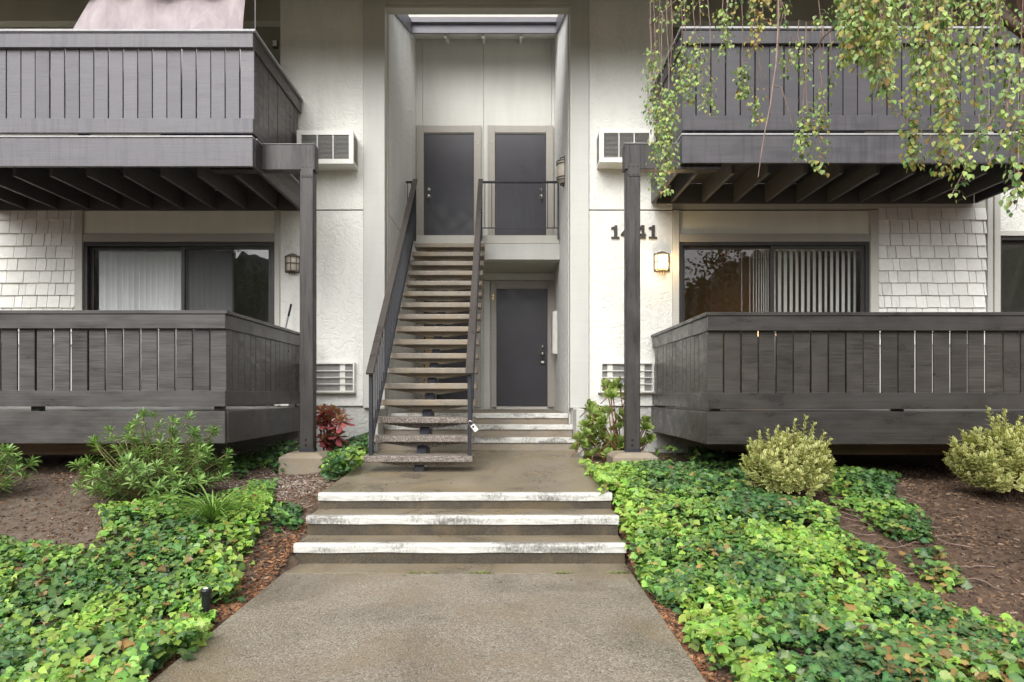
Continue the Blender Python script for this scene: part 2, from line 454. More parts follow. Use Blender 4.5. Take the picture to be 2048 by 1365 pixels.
entry = bpy.data.objects.new('entry_steps', None); put(entry, (-.37, 9., R(-.7))); tag(entry, 'three pale concrete steps up to the lower front doors', kind='structure')
EX0, EX1 = -1.60, .862
for y, z, zb, y2 in ((8.62,-.545,-.80,9.2),(9.06,-.40,-.6,9.6),(9.48,-.262,-.5,12.25)):
    x0, x1 = (EX0-.02, EX1+.025) if y < 9.1 else (EX0, EX1)
    box('riser', M['tread_c'], entry, x0+.004, x1-.004, y+.012, y+.15, R(zb), R(z)-.03)
    slab(y+.02, z, y2, z, .14, x0, x1, 'step_tread', M['tread_c'], entry)
    box('step_edge', M['nose'], entry, x0-.002, x1+.002, y-.008, y+.05, R(z)-.065, R(z)+.005, .006)
# white cheek walls beside the entry steps
for a, b in ((-1.72, -1.625), (.892, 1.0)):
    box('cheek_wall', M['base'], entry, a, b, 8.66, 9.15, R(-.95), R(-.18), .008)

# ------------------------------------------------------------------ the building
bld = empty('apartment_building', (-.37, F, R(-.7)), 'white stucco two storey apartment building with central open stairwell', 'building')
def bb(name, mat, x0, x1, y0, y1, z0, z1, bevel=.004, par=None): return box(name, M[mat], par or bld, x0, x1, y0, y1, R(z0), R(z1), bevel)
JZ = 2.478
for a, b in ((-3.03, -1.917), (1.114, 2.235)):
    bb('stucco_panel', 'stucco', a, b, F, F+.2, -.15, JZ-.008)
    bb('stucco_panel', 'stucco', a, b, F, F+.2, JZ+.008, 5.30)
    bb('joint', 'dark', a+.01, b-.01, F+.02, F+.1, JZ-.0078, JZ+.0078, 0)
bb('foundation', 'base', -8.5, -1.64, F+.035, F+.2, -1.2, -.155)
bb('foundation', 'base', .885, 8.5, F+.035, F+.2, -1.2, -.155)
for a, b in ((-1.912, -1.622), (.858, 1.110)):
    bb('pilaster', 'board', a, b, F-.03, F+.17, -.178, 5.6, .006)
for a, b in ((-1.66, -1.612), (.848, .90)):
    bb('corner_board', 'greige', a, b, F+.172, F+.25, -.20, 5.6)
bb('header', 'board', -1.62, .856, F-.018, F+.2, 5.242, 5.75)
bb('header_trim', 'greige', -1.62, .856, F-.005, F+.16, 5.188, 5.24)
def u(y): return 5.53 + .36*(y-9.93)                          # underside of the sloping roof
for a, b in ((-1.81, -1.61), (.87, 1.07)):
    y0, y1 = F+.255, 12.2
    m = MB().prism([(y0, R(-.6)), (y1, R(-.6)), (y1, R(JZ-.007)), (y0, R(JZ-.007))], 'x', a, b).build('stairwell_wall', M['stucco_side'], bld)
    m = MB().prism([(y0, R(JZ+.007)), (y1, R(JZ+.007)), (y1, R(u(y1)+.1)), (y0, R(u(y0)+.1))], 'x', a, b).build('stairwell_wall', M['stucco_side'], bld)
    box('joint', M['dark'], bld, a+.015, b-.015, y0+.01, y1, R(JZ-.0068), R(JZ+.0068))
for a, b in ((-1.61, -1.492), (-1.488, -.402), (-.398, .812), (.816, .87)):
    bb('back_wall_panel', 'smooth', a, b, 12.2, 12.35, -.5, 6.7, .003)
bb('wall_backing', 'greige', -1.8, 1.06, 12.3, 12.5, -.5, 6.9, 0)

# doors ------------------------------------------------------------
def text_mesh(s, size, depth, mat, name):
    c = bpy.data.curves.new(name, 'FONT'); c.body = s; c.size = size; c.extrude = depth; c.align_x = 'CENTER'; c.align_y = 'CENTER'
    o = bpy.data.objects.new(name+'_tmp', c); COL.objects.link(o)
    bpy.context.view_layer.update()
    me = bpy.data.meshes.new_from_object(o.evaluated_get(bpy.context.evaluated_depsgraph_get()))
    bpy.data.objects.remove(o); me.materials.clear(); me.materials.append(mat)
    return me
def door(x0, x1, z0, z1, knob_side, num=None, nm=None, numx=None, case=(.13,.13), lock=False):
    Y = 12.2
    d = MB().box(x0, x1, Y-.022, Y+.03, R(z0), R(z1)).build('door', M['doorp'], bld, .003)
    bb('door_casing', 'taupe', x0-case[0], x0, Y-.055, Y, z0-.02, z1+.13, .004)
    bb('door_casing', 'taupe', x1, x1+case[1], Y-.055, Y, z0-.02, z1+.13, .004)
    bb('door_casing', 'taupe', x0, x1, Y-.052, Y, z1, z1+.127, .004)
    bb('door_stop', 'taupe', x0, x1, Y-.035, Y, z1-.015, z1-.002, 0)
    kx = x0+.09 if knob_side < 0 else x1-.09
    kn = MB(); kn.lathe([(.0,-.095),(.022,-.093),(.031,-.078),(.027,-.058),(.013,-.046),(.013,-.03),(.036,-.027),(.036,-.022)], (kx, Y, R(z0+.93)), 16, 'y')
    kn.build('knob', M['chrome'], d, smooth=True)
    kn = MB(); kn.lathe([(0,-.045),(.018,-.045),(.02,-.036),(.031,-.034),(.033,-.022)], (kx, Y, R(z0+1.06)), 16, 'y')
    kn.build('deadbolt', M['chrome'], d, smooth=True)
    ph = MB(); ph.lathe([(0,-.03),(.009,-.03),(.012,-.022)], ((x0+x1)/2, Y, R(z0+1.5)), 10, 'y'); ph.build('peephole', M['lampmetal'], d)
    if lock:
        box('lock_keypad', M['black'], d, kx-.04, kx+.04, Y-.055, Y-.022, R(z0+.74), R(z0+.86), .006)
        box('lock_display', M['white_pl'], d, kx-.026, kx+.026, Y-.059, Y-.0555, R(z0+.765), R(z0+.80))
    if num:
        o = share('door_number', text_mesh(num, .12, .004, M[nm], 'door_number'), (numx, Y-.06, R(z1-.17)), bld, (math.pi/2,0,0))
    return d
LZ = 2.60
door(-1.464, -.571, LZ, 4.665, -1, '3', 'greige', -.505)
door(-.196, .714, LZ, 4.665, 1, '4', 'greige', -.262)
door(-.170, .740, -.20, 1.905, 1, '2', 'brass', -.235, (.10,.13), True)
door(-1.464, -.571, -.20, 1.905, 1, '1', 'brass', -1.53)
for a, b in ((-.172, .742), (-1.466, -.569)):
    bb('threshold', 'greige', a, b, 12.08, 12.17, -.262, -.215, .004)
bb('door_head_trim', 'greige', -1.61, .87, 12.13, 12.198, 2.04, 2.16, .003)
bb('centre_board', 'board', -.40, -.285, 12.15, 12.198, -.26, 2.03, .003)
# landing of the upper floor
bb('landing_floor', 'tread_c', -1.605, .865, 11.03, 12.19, 2.50, 2.556)
bb('landing_fascia', 'greige', -1.607, .867, 11.0, 11.028, 2.44, 2.57, .003)
bb('landing_fascia', 'board', -.375, .867, 11.004, 11.05, 2.18, 2.437, .003)
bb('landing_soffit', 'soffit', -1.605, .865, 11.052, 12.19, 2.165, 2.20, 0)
bb('landing_fascia', 'board', -1.607, -.377, 11.02, 11.05, 2.18, 2.437, .003)

# roof -------------------------------------------------------------
roof = part_empty('roof', (-.37, 10., R(5.6)), bld)
def roofslab(x0, x1, y0, y1, name, mat, lo=0., hi=.035):
    return MB().prism([(y0, R(u(y0)+lo)), (y1, R(u(y1)+lo)), (y1, R(u(y1)+hi)), (y0, R(u(y0)+hi))], 'x', x0, x1).build(name, M[mat], roof)
for a, b, c, d in ((-9., 9., 8.05, 9.60), (-9., -1.70, 9.602, 13.5), (.96, 9., 9.602, 13.5), (-1.70, .96, 11.43, 13.5)):
    roofslab(a, b, c, d, 'roof_deck', 'board' if c > 11 else 'soffit', *((.0, .04) if c > 11 else (.10, .14)))
    roofslab(a, b, c, d, 'roof_surface', 'roof', .142, .17)
bb('eave_fascia', 'fascia', -9., 9., 8.02, 8.048, u(8.05)-.06, u(8.05)+.18, .003)
rm = MB().prism([(11.46, R(u(11.46)-.085)), (12.2, R(u(12.2)-.085)), (12.2, R(u(12.2)-.002)), (11.46, R(u(11.46)-.002))], 'x', -.022, .022)
me_r = rm.mesh('rafter', M['board'], 0, False, (0, 11.8, R(u(11.8))))
for x in (-1.02, -.385, .255): share('rafter', me_r, (x, 11.8, R(u(11.8))), roof)
# fascia boards lining the opening in the roof
bb('opening_fascia', 'fascia', -1.60, .86, 11.395, 11.43, u(11.4)-.02, u(11.4)+.13, .003, roof)
bb('opening_gutter', 'fascia', -1.60, .86, 11.33, 11.393, u(11.4)+.125, u(11.4)+.215, .006, roof)
for a, b in ((-1.618, -1.575), (.835, .878)):
    MB().prism([(9.62, R(u(9.62)-.02)), (11.393, R(u(11.393)-.02)), (11.393, R(u(11.393)+.2)), (9.62, R(u(9.62)+.2))], 'x', a, b).build('opening_fascia', M['fascia'], roof)

# alcoves behind the upper balconies ---------------------------------
for s, a, b in ((-1, -8.5, -3.03), (1, 2.235, 8.5)):
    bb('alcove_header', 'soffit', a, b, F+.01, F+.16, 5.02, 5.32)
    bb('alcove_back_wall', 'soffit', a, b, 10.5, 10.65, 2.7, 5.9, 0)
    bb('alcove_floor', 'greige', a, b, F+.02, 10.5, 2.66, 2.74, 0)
    e = b if s < 0 else a
    bb('alcove_side_wall', 'stucco', *((e-.002, e+.18) if s < 0 else (e-.18, e+.002)), F+.202, 10.5, 2.75, 5.5, 0)
    bb('rim_board', 'greige', a, b, F+.03, F+.15, JZ+.02, 2.66, 0)

# shingle siding, trims, windows of the lower floor ------------------
sh = MB().prism([(-.5,-.5),(.10,-.5),(.5,.5),(.3,.5)], 'x', -.5, .5)   # wedge (y, z)
me_sh = sh.mesh('shingle', M['shingle'], .012)
def shingles(x0, x1, ztop, zbot, e=.166):
    sd = MB().box(x0, x1, F+.03, F+.18, R(-.15), R(ztop)).build('shingle_siding', M['greige'], bld)
    z = ztop - .165; row = 0
    while z > zbot:
        x = x0 - random.uniform(0, .12)
        while x < x1:
            w = random.choice([.10,.13,.15,.18,.21,.24])*random.uniform(.9, 1.1)
            a, b = max(x, x0+.003), min(x+w-.008, x1-.003)
            if b-a > .02:
                dz = random.uniform(-.003, .003)
                share('shingle', me_sh, ((a+b)/2, F+.012+random.uniform(-.002,.002), R(z+(e+.03)/2+dz)), sd, (0, random.uniform(-.008,.008), 0), (b-a, .036, e+.03 if row else e-.002))
            x += w
        z -= e; row += 1
    return sd
shingles(-7.4, -5.79, JZ+.02, .55)
shingles(5.004, 6.455, JZ+.02, .55)
bb('trim_board', 'greige', -5.787, -5.683, F-.012, F+.12, -.15, JZ)
bb('trim_board', 'greige', -3.104, -3.034, F-.012, F+.12, -.15, JZ)
bb('trim_board', 'greige', 2.238, 2.322, F-.012, F+.12, -.15, JZ)
bb('trim_board', 'greige', 4.889, 5.0, F-.012, F+.12, -.15, JZ)
bb('trim_board', 'board', 6.458, 6.53, F-.012, F+.12, -.15, 5.2)
bb('trim_board', 'greige', 6.535, 6.615, F-.035, F+.10, -.15, 5.2)
bb('stucco_panel', 'stucco', 6.62, 8.5, F, F+.2, 2.14, 5.0)
for a, b in ((-5.680, -3.107), (2.325, 4.886)):
    bb('window_head_panel', 'panel', a, b, F+.03, F+.15, 2.165, JZ)
    bb('window_head_trim', 'taupe', a, b, F-.004, F+.14, 2.055, 2.16)
# rooms behind the glass
def room(x0, x1, mat, z1=2.44, d=3.0):
    r = part_empty('room', ((x0+x1)/2, F+1, R(-.15)), bld)
    bb('room_floor', 'taupe', x0, x1, F+.21, F+d, -.2, -.15, 0, r)
    bb('room_ceiling', mat, x0, x1, F+.21, F+d, z1, z1+.04, 0, r)
    bb('room_wall', mat, x0, x1, F+d, F+d+.05, -.15, z1, 0, r)
    bb('room_wall', mat, x0-.05, x0, F+.21, F+d, -.2, z1, 0, r)
    bb('room_wall', mat, x1, x1+.05, F+.21, F+d, -.2, z1, 0, r)
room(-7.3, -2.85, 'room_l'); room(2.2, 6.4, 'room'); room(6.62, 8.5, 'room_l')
def slider(x0, x1, z0, z1, mid, w=.05):
    s = part_empty('sliding_window', ((x0+x1)/2, F+.1, R(z0)), bld)
    for n_, a in (('frame', (x0, x0+w, F+.02, F+.14, z0, z1)), ('frame', (x1-w, x1, F+.02, F+.14, z0, z1)), ('frame', (x0+w, x1-w, F+.02, F+.14, z1-w, z1)), ('frame', (x0+w, x1-w, F+.02, F+.14, z0, z0+w))):
        bb(n_, 'bronze', *a, .003, s)
    # two sashes on separate tracks
    for a, b, y in ((x0+w, mid+.03, F+.09), (mid-.03, x1-w, F+.045)):
        m = MB()
        m.box(a, a+.045, y, y+.03, R(z0+w), R(z1-w)); m.box(b-.045, b, y, y+.03, R(z0+w), R(z1-w))
        m.box(a+.045, b-.045, y, y+.03, R(z1-w-.04), R(z1-w)); m.box(a+.045, b-.045, y, y+.03, R(z0+w), R(z0+w+.05))
        m.build('sash', M['bronze'], s)
        bb('pane', 'glass', a+.044, b-.044, y+.012, y+.018, z0+w+.04, z1-w-.035, 0, s)
    return s
wl = slider(-5.680, -3.107, -.15, 2.05, -4.35)
def screenmat():
    n = NM('insect_screen'); n.fin((.05,.05,.052), .6)
    t = n.node('ShaderNodeBsdfTransparent'); mx = n.node('ShaderNodeMixShader'); mx.inputs[0].default_value = .38
    n.ln(t.outputs[0], mx.inputs[1]); n.ln(n.b.outputs[0], mx.inputs[2]); n.ln(mx.outputs[0], n.out.inputs[0]); return n.m
M['screen'] = screenmat()
bb('insect_screen', 'screen', -4.31, -3.66, F+.028, F+.030, -.1, 2.0, 0, wl)
wr = slider(2.325, 4.886, -.15, 2.06, 3.60)
slider(6.62, 8.3, -.15, 2.13, 7.4)
bb('window_head_trim', 'greige', 6.62, 8.5, F-.01, F+.1, 2.132, 2.20, .003)
# balcony door in the left alcove
ad = part_empty('sliding_window', (-3.7, 10.45, R(2.75)), bld)
bb('frame', 'bronze', -5.3, -3.45, 10.44, 10.495, 4.62, 4.70, .003, ad); bb('frame', 'bronze', -3.45, -3.37, 10.44, 10.495, 2.75, 4.70, .003, ad)
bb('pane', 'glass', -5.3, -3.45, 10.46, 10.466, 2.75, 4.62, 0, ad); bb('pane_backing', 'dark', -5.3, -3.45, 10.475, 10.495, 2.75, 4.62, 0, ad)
# far window of the right alcove
ad = part_empty('sliding_window', (4.2, 10.45, R(2.75)), bld)
bb('frame', 'bronze', 2.9, 5.5, 10.44, 10.495, 4.62, 4.70, .003, ad)
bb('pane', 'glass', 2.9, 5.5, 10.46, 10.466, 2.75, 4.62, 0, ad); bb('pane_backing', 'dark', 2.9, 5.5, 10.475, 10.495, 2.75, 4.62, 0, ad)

# vertical blinds ----------------------------------------------------
def blinds(label, x0, x1, step, ang, z0, z1, y, jitter=.12, extra=()):
    t = empty('vertical_blinds', ((x0+x1)/2, y, R(z0)), label, 'blinds', 'vertical blinds behind the glass')
    box('head_rail', M['blind'], t, x0-.05, x1+.05, y-.03, y+.03, R(z1), R(z1)+.05)
    n = 6; vs = []; fs = []
    for i in range(n+1):
        a = -.045 + .09*i/n; c = .006*(1-(2*i/n-1)**2)
        vs += [(a, c, 0), (a, c, z1-z0), (a, c+.0012, z1-z0), (a, c+.0012, 0)]
    for i in range(n):
        k = 4*i
        fs += [(k, k+4, k+5, k+1), (k+2, k+6, k+7, k+3), (k+1, k+5, k+6, k+2), (k+3, k+7, k+4, k)]
    fs += [(0,1,2,3), (4*n, 4*n+3, 4*n+2, 4*n+1)]
    me = MB().add(vs, fs).mesh('blind_slat', M['blind'], 0, True)
    x = x0
    while x < x1:
        share('blind_slat', me, (x, y, R(z0)), t, (0, 0, ang + random.uniform(-jitter, jitter))); x += step
    for ex, ea in extra: share('blind_slat', me, (ex, y, R(z0)), t, (0, 0, ea))
    return t
blinds('closed white vertical blinds behind the left sliding window', -5.50, -3.72, .078, .40, -.1, 1.97, F+.152, .18)
blinds('half open white vertical blinds behind the right sliding window', 3.66, 4.84, .079, .72, -.1, 1.97, F+.165, .06,
       [(x, 1.35) for x in (3.22, 3.33, 3.38, 3.42, 3.455, 3.49, 3.52, 3.55, 3.58)])
# lamp glowing inside the right room
fl = empty('floor_lamp', (4.25, 11.2, R(-.15)), 'warm lit floor lamp glimpsed through the right window blinds', 'lamp')
m = MB(); m.lathe([(.0,0),(.14,0),(.14,.02),(.012,.03),(.012,1.15)], (4.25, 11.2, R(-.15)), 12); m.build('stand', M['bronze'], fl)
m = MB(); m.lathe([(.17,1.12),(.11,1.38)], (4.25, 11.2, R(-.15)), 16); m.build('lamp_shade', emit('lamp_shade_lit', (1., .60, .28), 3.), fl, smooth=True)
pl = bpy.data.lights.new('lamp_bulb', 'POINT'); pl.energy = 4; pl.color = (1, .66, .35); pl.shadow_soft_size = .08
put(bpy.data.objects.new('lamp_bulb', pl), (4.25, 11.2, R(1.32)), fl)

# ------------------------------------------------------------------ balconies and decks
def rail_box(name, label, cat, fx0, fx1, y0, xside, sgn, zc, ztb, zsl, zbb, zgap, zft, zfb, mv, mh, ms, slat_w, flash, gap=.013, base_z=None, floor_mat='greige', skirt=True):
    """one balcony: xside is the end seen from the path, sgn +1 when the deck lies to its right"""
    xe = fx1 if sgn > 0 else fx0
    lo, hi = min(xside, xe), max(xside, xe)
    t = empty(name, (xside, y0, R(zfb)), label, cat)
    # front: cap, top board, slats, bottom board
    cap = 'flash' if flash else None
    box('rail_cap', M[mh], t, lo-.02, hi+.02, y0-.03, y0+.10, R(zc-.035), R(zc-.004 if flash else zc), .004)
    sx0, sx1 = (xside-.021, xside+.10) if sgn > 0 else (xside-.10, xside+.021)
    box('rail_cap', M[mh], t, sx0, sx1, y0+.1025, F-.03, R(zc-.036), R(zc-.0045 if flash else zc-.001), .004)
    if flash:
        box('cap_flashing', M['flash'], t, lo-.028, hi+.028, y0-.038, y0+.10, R(zc-.022), R(zc+.002), .002)
        box('cap_flashing', M['flash'], t, sx0-.007, sx1+.007, y0+.103, F-.031, R(zc-.021), R(zc+.0015), .002)
    box('top_board', M[mh], t, lo, hi, y0-.022, y0+.018, R(ztb), R(zc-.037), .004)
    box('bottom_board', M[mh], t, lo, hi, y0-.022, y0+.018, R(zbb), R(zsl), .004)
    xs0, xs1 = (xside, xside+.038) if sgn > 0 else (xside-.038, xside)
    box('top_board', M[ms[1]], t, xs0, xs1, y0+.020, F-.03, R(ztb), R(zc-.037), .004)
    box('bottom_board', M[ms[1]], t, xs0, xs1, y0+.020, F-.03, R(zbb), R(zsl), .004)
    # slats of the front: alike boards share one mesh
    w = slat_w - gap
    me = MB().box(-w/2, w/2, -.011, .011, 0, zc-zbb-.06).mesh('slat', M[mv], .003)
    x = xside + sgn*(w/2+.004)
    while lo < x < hi:
        share('slat', me, (x+random.uniform(-.003,.003), y0+.031+random.uniform(-.002,.002), R(zbb+.012)), t, (0, random.uniform(-.0025,.0025), 0)); x += sgn*slat_w
    ws = .152
    me = MB().box(-.011, .011, -ws/2, ws/2, 0, zc-zbb-.06).mesh('slat', M[ms[0]], .003)
    y = y0 + .05 + ws/2; xx = (xside + sgn*.05)
    while y < F-.08:
        share('slat', me, (xx-sgn*.03+random.uniform(-.002,.002)+sgn*.012, y, R(zbb+.012)), t); y += ws+.007
    # corner and stub posts inside
    for px_, py_ in ((xside+sgn*.10, y0+.10), (xside+sgn*.10, F-.12), (xside+sgn*1.9, y0+.10), (xside+sgn*3.6, y0+.10)):
        if lo < px_ < hi: box('stub_post', M[ms[0]], t, px_-.042, px_+.042, py_-.042, py_+.042, R(zft-.02), R(zc-.04))
    # fascia and deck
    box('fascia', M[mh], t, lo-.012, hi, y0-.03, y0+.012, R(zfb), R(zft-.012), .004)
    sf0, sf1 = (xside-.014, xside+.03) if sgn > 0 else (xside-.03, xside+.014)
    box('fascia', M[ms[1]], t, sf0, sf1, y0+.0135, F-.03, R(zfb), R(zft-.012), .004)
    if flash:
        box('edge_flashing', M['flash'], t, lo-.02, hi, y0-.04, y0+.05, R(zft-.012), R(zft+.006), .002)
        box('edge_flashing', M['flash'], t, *((xside-.022, xside+.06) if sgn > 0 else (xside-.06, xside+.022)), y0+.051, F-.03, R(zft-.0115), R(zft+.0055), .002)
    a, b = (lo+.062, hi) if sgn > 0 else (lo, hi-.062)
    # floor planks running along the front
    yy = y0+.055
    me = MB().box(a-(a+b)/2, b-(a+b)/2, -.066, .066, -.036, -.002).mesh('floor_plank', M[floor_mat], .004)
    while yy + .14 < F:
        share('floor_plank', me, ((a+b)/2, yy+.066, R(zft-.008)), t); yy += .137
    return t, lo, hi
# upper left
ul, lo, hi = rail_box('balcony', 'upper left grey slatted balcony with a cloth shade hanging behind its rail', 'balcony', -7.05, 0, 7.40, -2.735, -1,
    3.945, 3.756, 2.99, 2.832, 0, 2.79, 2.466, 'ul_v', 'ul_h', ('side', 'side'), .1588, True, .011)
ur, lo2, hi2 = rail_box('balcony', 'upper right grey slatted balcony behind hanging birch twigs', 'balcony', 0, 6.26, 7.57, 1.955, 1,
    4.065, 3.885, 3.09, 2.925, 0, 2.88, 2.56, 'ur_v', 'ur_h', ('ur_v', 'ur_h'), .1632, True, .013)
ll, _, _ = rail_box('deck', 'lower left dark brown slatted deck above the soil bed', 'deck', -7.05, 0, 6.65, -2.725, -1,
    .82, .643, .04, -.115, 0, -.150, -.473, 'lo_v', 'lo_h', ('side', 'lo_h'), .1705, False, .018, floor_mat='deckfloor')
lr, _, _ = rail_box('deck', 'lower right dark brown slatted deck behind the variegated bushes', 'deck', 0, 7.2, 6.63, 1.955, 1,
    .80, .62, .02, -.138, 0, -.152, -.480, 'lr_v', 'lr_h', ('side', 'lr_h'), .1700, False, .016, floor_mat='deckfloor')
# joists and ledgers under the upper balconies
for t, lo, hi, y0, zb, zt in ((ul, -7.05, -2.80, 7.40, 2.47, 2.74), (ur, 2.02, 6.26, 7.57, 2.56, 2.83)):
    me = MB().box(-.021, .021, y0+.36, F-.03, R(zb+.015), R(zt-.005)).mesh('joist', M['joist'], .003, False, (0, y0+.8, R(zb)))
    x = lo+.2
    while x < hi:
        share('joist', me, (x, y0+.8, R(zb)), t); x += .42
    box('ledger', M['joist'], t, lo, hi, F-.028, F-.002, R(zb+.0), R(zt-.006), .003)
    box('rim_joist', M['joist'], t, lo, hi, y0+.05, y0+.09, R(zb+.03), R(zt-.006), .003)
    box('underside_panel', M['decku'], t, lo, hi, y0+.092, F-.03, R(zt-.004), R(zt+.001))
# end beam of the right balcony, seen from below
box('fascia', M['ur_h'], ur, 6.262, 6.30, 7.56, F-.03, R(2.56), R(2.87), .004)
# raw beams carrying the lower decks, dark pier blocks
for t, a, b in ((ll, -7.0, -3.25), (lr, 2.6, 7.1)):
    box('beam', M['raw'], t, a, b, 7.05, 7.14, R(-.62), R(-.475), .005)
    me = MB().box(-.021, .021, 6.70, F-.03, R(-.474), R(-.20)).mesh('joist', M['joist'], .003, False, (0, 7.9, R(-.34)))
    for x in np.arange(a, b, .6): share('joist', me, (x, 7.9, R(-.34)), t)
    for x in (a+.4, (a+b)/2, b-.2): box('pier', M['joist'], t, x-.045, x+.045, 7.05, 7.139, R(-1.0), R(-.621), .004)
# thin pole and flood light of the upper left balcony
box('pole', M['black'], ul, X(511,7.45)-.006, X(511,7.45)+.006, 7.44, 7.452, R(3.95), R(5.0))
fl_ = empty('flood_light', (-3.06, F-.06, R(4.66)), 'small white flood light with black rim beside the upper left alcove', 'light fixture')
box('housing', M['black'], fl_, -3.11, -3.035, F-.09, F-.03, R(4.62), R(4.72), .008); box('lens', M['white_pl'], fl_, -3.10, -3.045, F-.096, F-.0905, R(4.632), R(4.708)); box('bracket', M['black'], fl_, -3.085, -3.06, F-.03, F+.012, R(4.65), R(4.69))

# posts with beam stubs, metal straps and footings --------------------
def post(x0, x1, beam_to, ztop, label, base):
    y0 = 7.62; t = empty('support_post', ((x0+x1)/2, y0+.07, R(-.63)), label, 'post')
    box('post', M['post'], t, x0, x1, y0, y0+.135, R(-.63), R(ztop-.285), .008)
    a, b = (beam_to, x1+.02) if beam_to < x0 else (x0-.02, beam_to)
    box('beam', M['post'], t, a, b, y0-.005, y0+.14, R(ztop-.283), R(ztop), .006)
    box('beam_flashing', M['flash'], t, a, b+.0, y0-.012, y0+.147, R(ztop+.001), R(ztop+.008), .002)
    st = box('strap', M['post'], t, x0+.02, x1-.005, y0-.0075, y0-.0052, R(ztop-.36), R(ztop-.22))
    for i in range(2):
        for k in range(3):
            m = MB(); m.lathe([(0,-.006),(.006,-.005),(.007,0)], (x0+.035+k*.045, y0-.0076, R(ztop-.34+i*.09)), 8, 'y'); m.build('bolt', M['black'], st)
    m = MB(); m.lathe([(0,-.012),(.012,-.01),(.014,0)], ((x0+x1)/2-.01, y0, R(-.50)), 8, 'y'); m.build('bolt', M['black'], t)
    m = MB(); m.lathe([(0,-.012),(.012,-.01),(.014,0)], ((x0+x1)/2-.012, y0, R(-.56)), 8, 'y'); m.build('bolt', M['black'], t)
    box('base_plate', M['steel'], t, x0-.004, x1+.004, y0-.004, y0+.139, R(-.645), R(-.60))
    fx0, fx1, fy0, fy1, ft, fb = base; c = .07
    m = MB(); vs = []
    for z, i in ((fb-.3, 0), (ft-.045, 0), (ft, c)):
        for (xx, yy) in ((fx0+i, fy0+i), (fx1-i, fy0+i), (fx1-i, fy1-i), (fx0+i, fy1-i)): vs.append((xx, yy, R(z)))
    m.add(vs, [(3,2,1,0),(8,9,10,11)] + [(4*k+i, 4*k+(i+1)%4, 4*k+4+(i+1)%4, 4*k+4+i) for k in range(2) for i in range(4)])
    m.build('footing', M['foot'], t, .006)
    return t
post(-2.305, -2.150, -3.3, 2.792, 'brown timber post on a concrete footing left of the stairs', (-2.47, -1.985, 7.40, 7.92, -.64, -.88))
post(1.340, 1.500, 2.4, 2.80, 'brown timber post in front of the house number', (1.165, 1.66, 7.42, 7.92, -.64, -.88))

# ------------------------------------------------------------------ stairs
st = empty('staircase', (-.885, 6.9, R(-.79)), 'open flight of concrete treads on one central steel stringer', 'stairs')
RISE, RUN, Y0, Z0 = .1864, .2375, 6.86, -.613
TX0, TX1 = -1.435, -.335
for mname, idx in (('tread', (0,1,2)), ('tread_c', range(3,17))):
    w = (TX1-TX0)/2
    vs = []
    for y in (0, .285):
        yy = .115 if y == 0 else .215
        vs += [(-w+.05, yy, -.03), (w-.05, yy, -.03), (w-.05, yy, -.068), (.12, yy, -.128), (-.12, yy, -.128), (-w+.05, yy, -.068)]
    fs = [tuple(range(6)), tuple(range(11,5,-1))] + [(i, i+6, (i+1)%6+6, (i+1)%6) for i in range(6)]
    me = MB().box(-w, w, 0, .285, -.066, 0).add(vs, fs).mesh('tread', M[mname], .010, False, (0,0,0), 2)
    for i in idx:
        share('tread', me, ((TX0+TX1)/2, Y0+RUN*i, R(Z0+RISE*i)), st)
sl = RISE/RUN
m = MB(); xc = (TX0+TX1)/2
yb, zb = Y0+.12, Z0-.125
ye = Y0+RUN*16.6; ze = zb + sl*(ye-yb)
m.prism([(yb-.03, R(zb)), (ye, R(ze)), (ye, R(ze-.25)), (yb+.28, R(-.82)), (yb-.03, R(-.82))], 'x', xc-.05, xc+.05)
m.build('stringer', M['steel'], st, .004)
for i in range(17):
    y = Y0+RUN*i; z = Z0+RISE*i
    box('tread_bracket', M['steel'], st, xc-.06, xc+.06, y+.12, y+.21, R(z-.17), R(z-.129))
def lerp(a, b, t): return a+(b-a)*t
RH = .852                                                      # handrail above the tread line
def railing(xa, xb, side):
    r = part_empty('railing', (xa, Y0, R(Z0)), st)
    y_end = Y0+RUN*16.9
    P = lambda y, h: (lerp(xa, xb, (y-Y0)/(y_end-Y0)), y, R(Z0 + sl*(y-Y0) + h))
    m = MB(); m.bar(P(Y0-.05, RH+.01), P(y_end+.06, RH+.01), .075, .032); m.build('handrail', M['railcap'], r, .005)
    m = MB(); m.bar(P(Y0+.02, RH-.022), P(y_end+.02, RH-.022), .035, .018); m.build('top_channel', M['steel'], r)
    m = MB(); m.bar(P(Y0+.06, .10), P(y_end, .10), .034, .022); m.build('bottom_channel', M['steel'], r)
    m = MB(); x, y, z = P(Y0+.03, 0); m.box(x-.019, x+.019, y-.019, y+.019, z-.02, z+RH-.03); m.build('newel_post', M['steel'], r, .003)
    m = MB(); x, y, z = P(y_end, 0); m.box(x-.019, x+.019, y-.019, y+.019, R(2.45), z+RH); m.build('newel_post', M['steel'], r, .003)
    me = MB().box(-.0075, .0075, -.0075, .0075, .10, RH-.03).mesh('baluster', M['steel'])
    y = Y0+.14
    while y < y_end-.06:
        share('baluster', me, P(y, 0), r); y += .13
    return r
railing(-1.362, -1.452, -1); railing(-.368, -.405, 1)
lr_ = empty('landing_railing', (.2, 11.0, R(2.56)), 'thin dark steel guard rail along the upper landing', 'railing')
lx0, lx1 = -.40, .85; zt = Zr(363, 10.97)
box('handrail', M['steel'], lr_, lx0-.02, lx1, 10.95, 10.99, R(zt-.03), R(zt), .004)
box('bottom_bar', M['steel'], lr_, lx0, lx1, 10.962, 10.978, R(2.672), R(2.688))
me = MB().box(-.006, .006, -.006, .006, 0, zt-2.69-.03).mesh('baluster', M['steel'])
for i in range(11): share('baluster', me, (lx0+.06+i*.112, 10.97, R(2.688)), lr_)
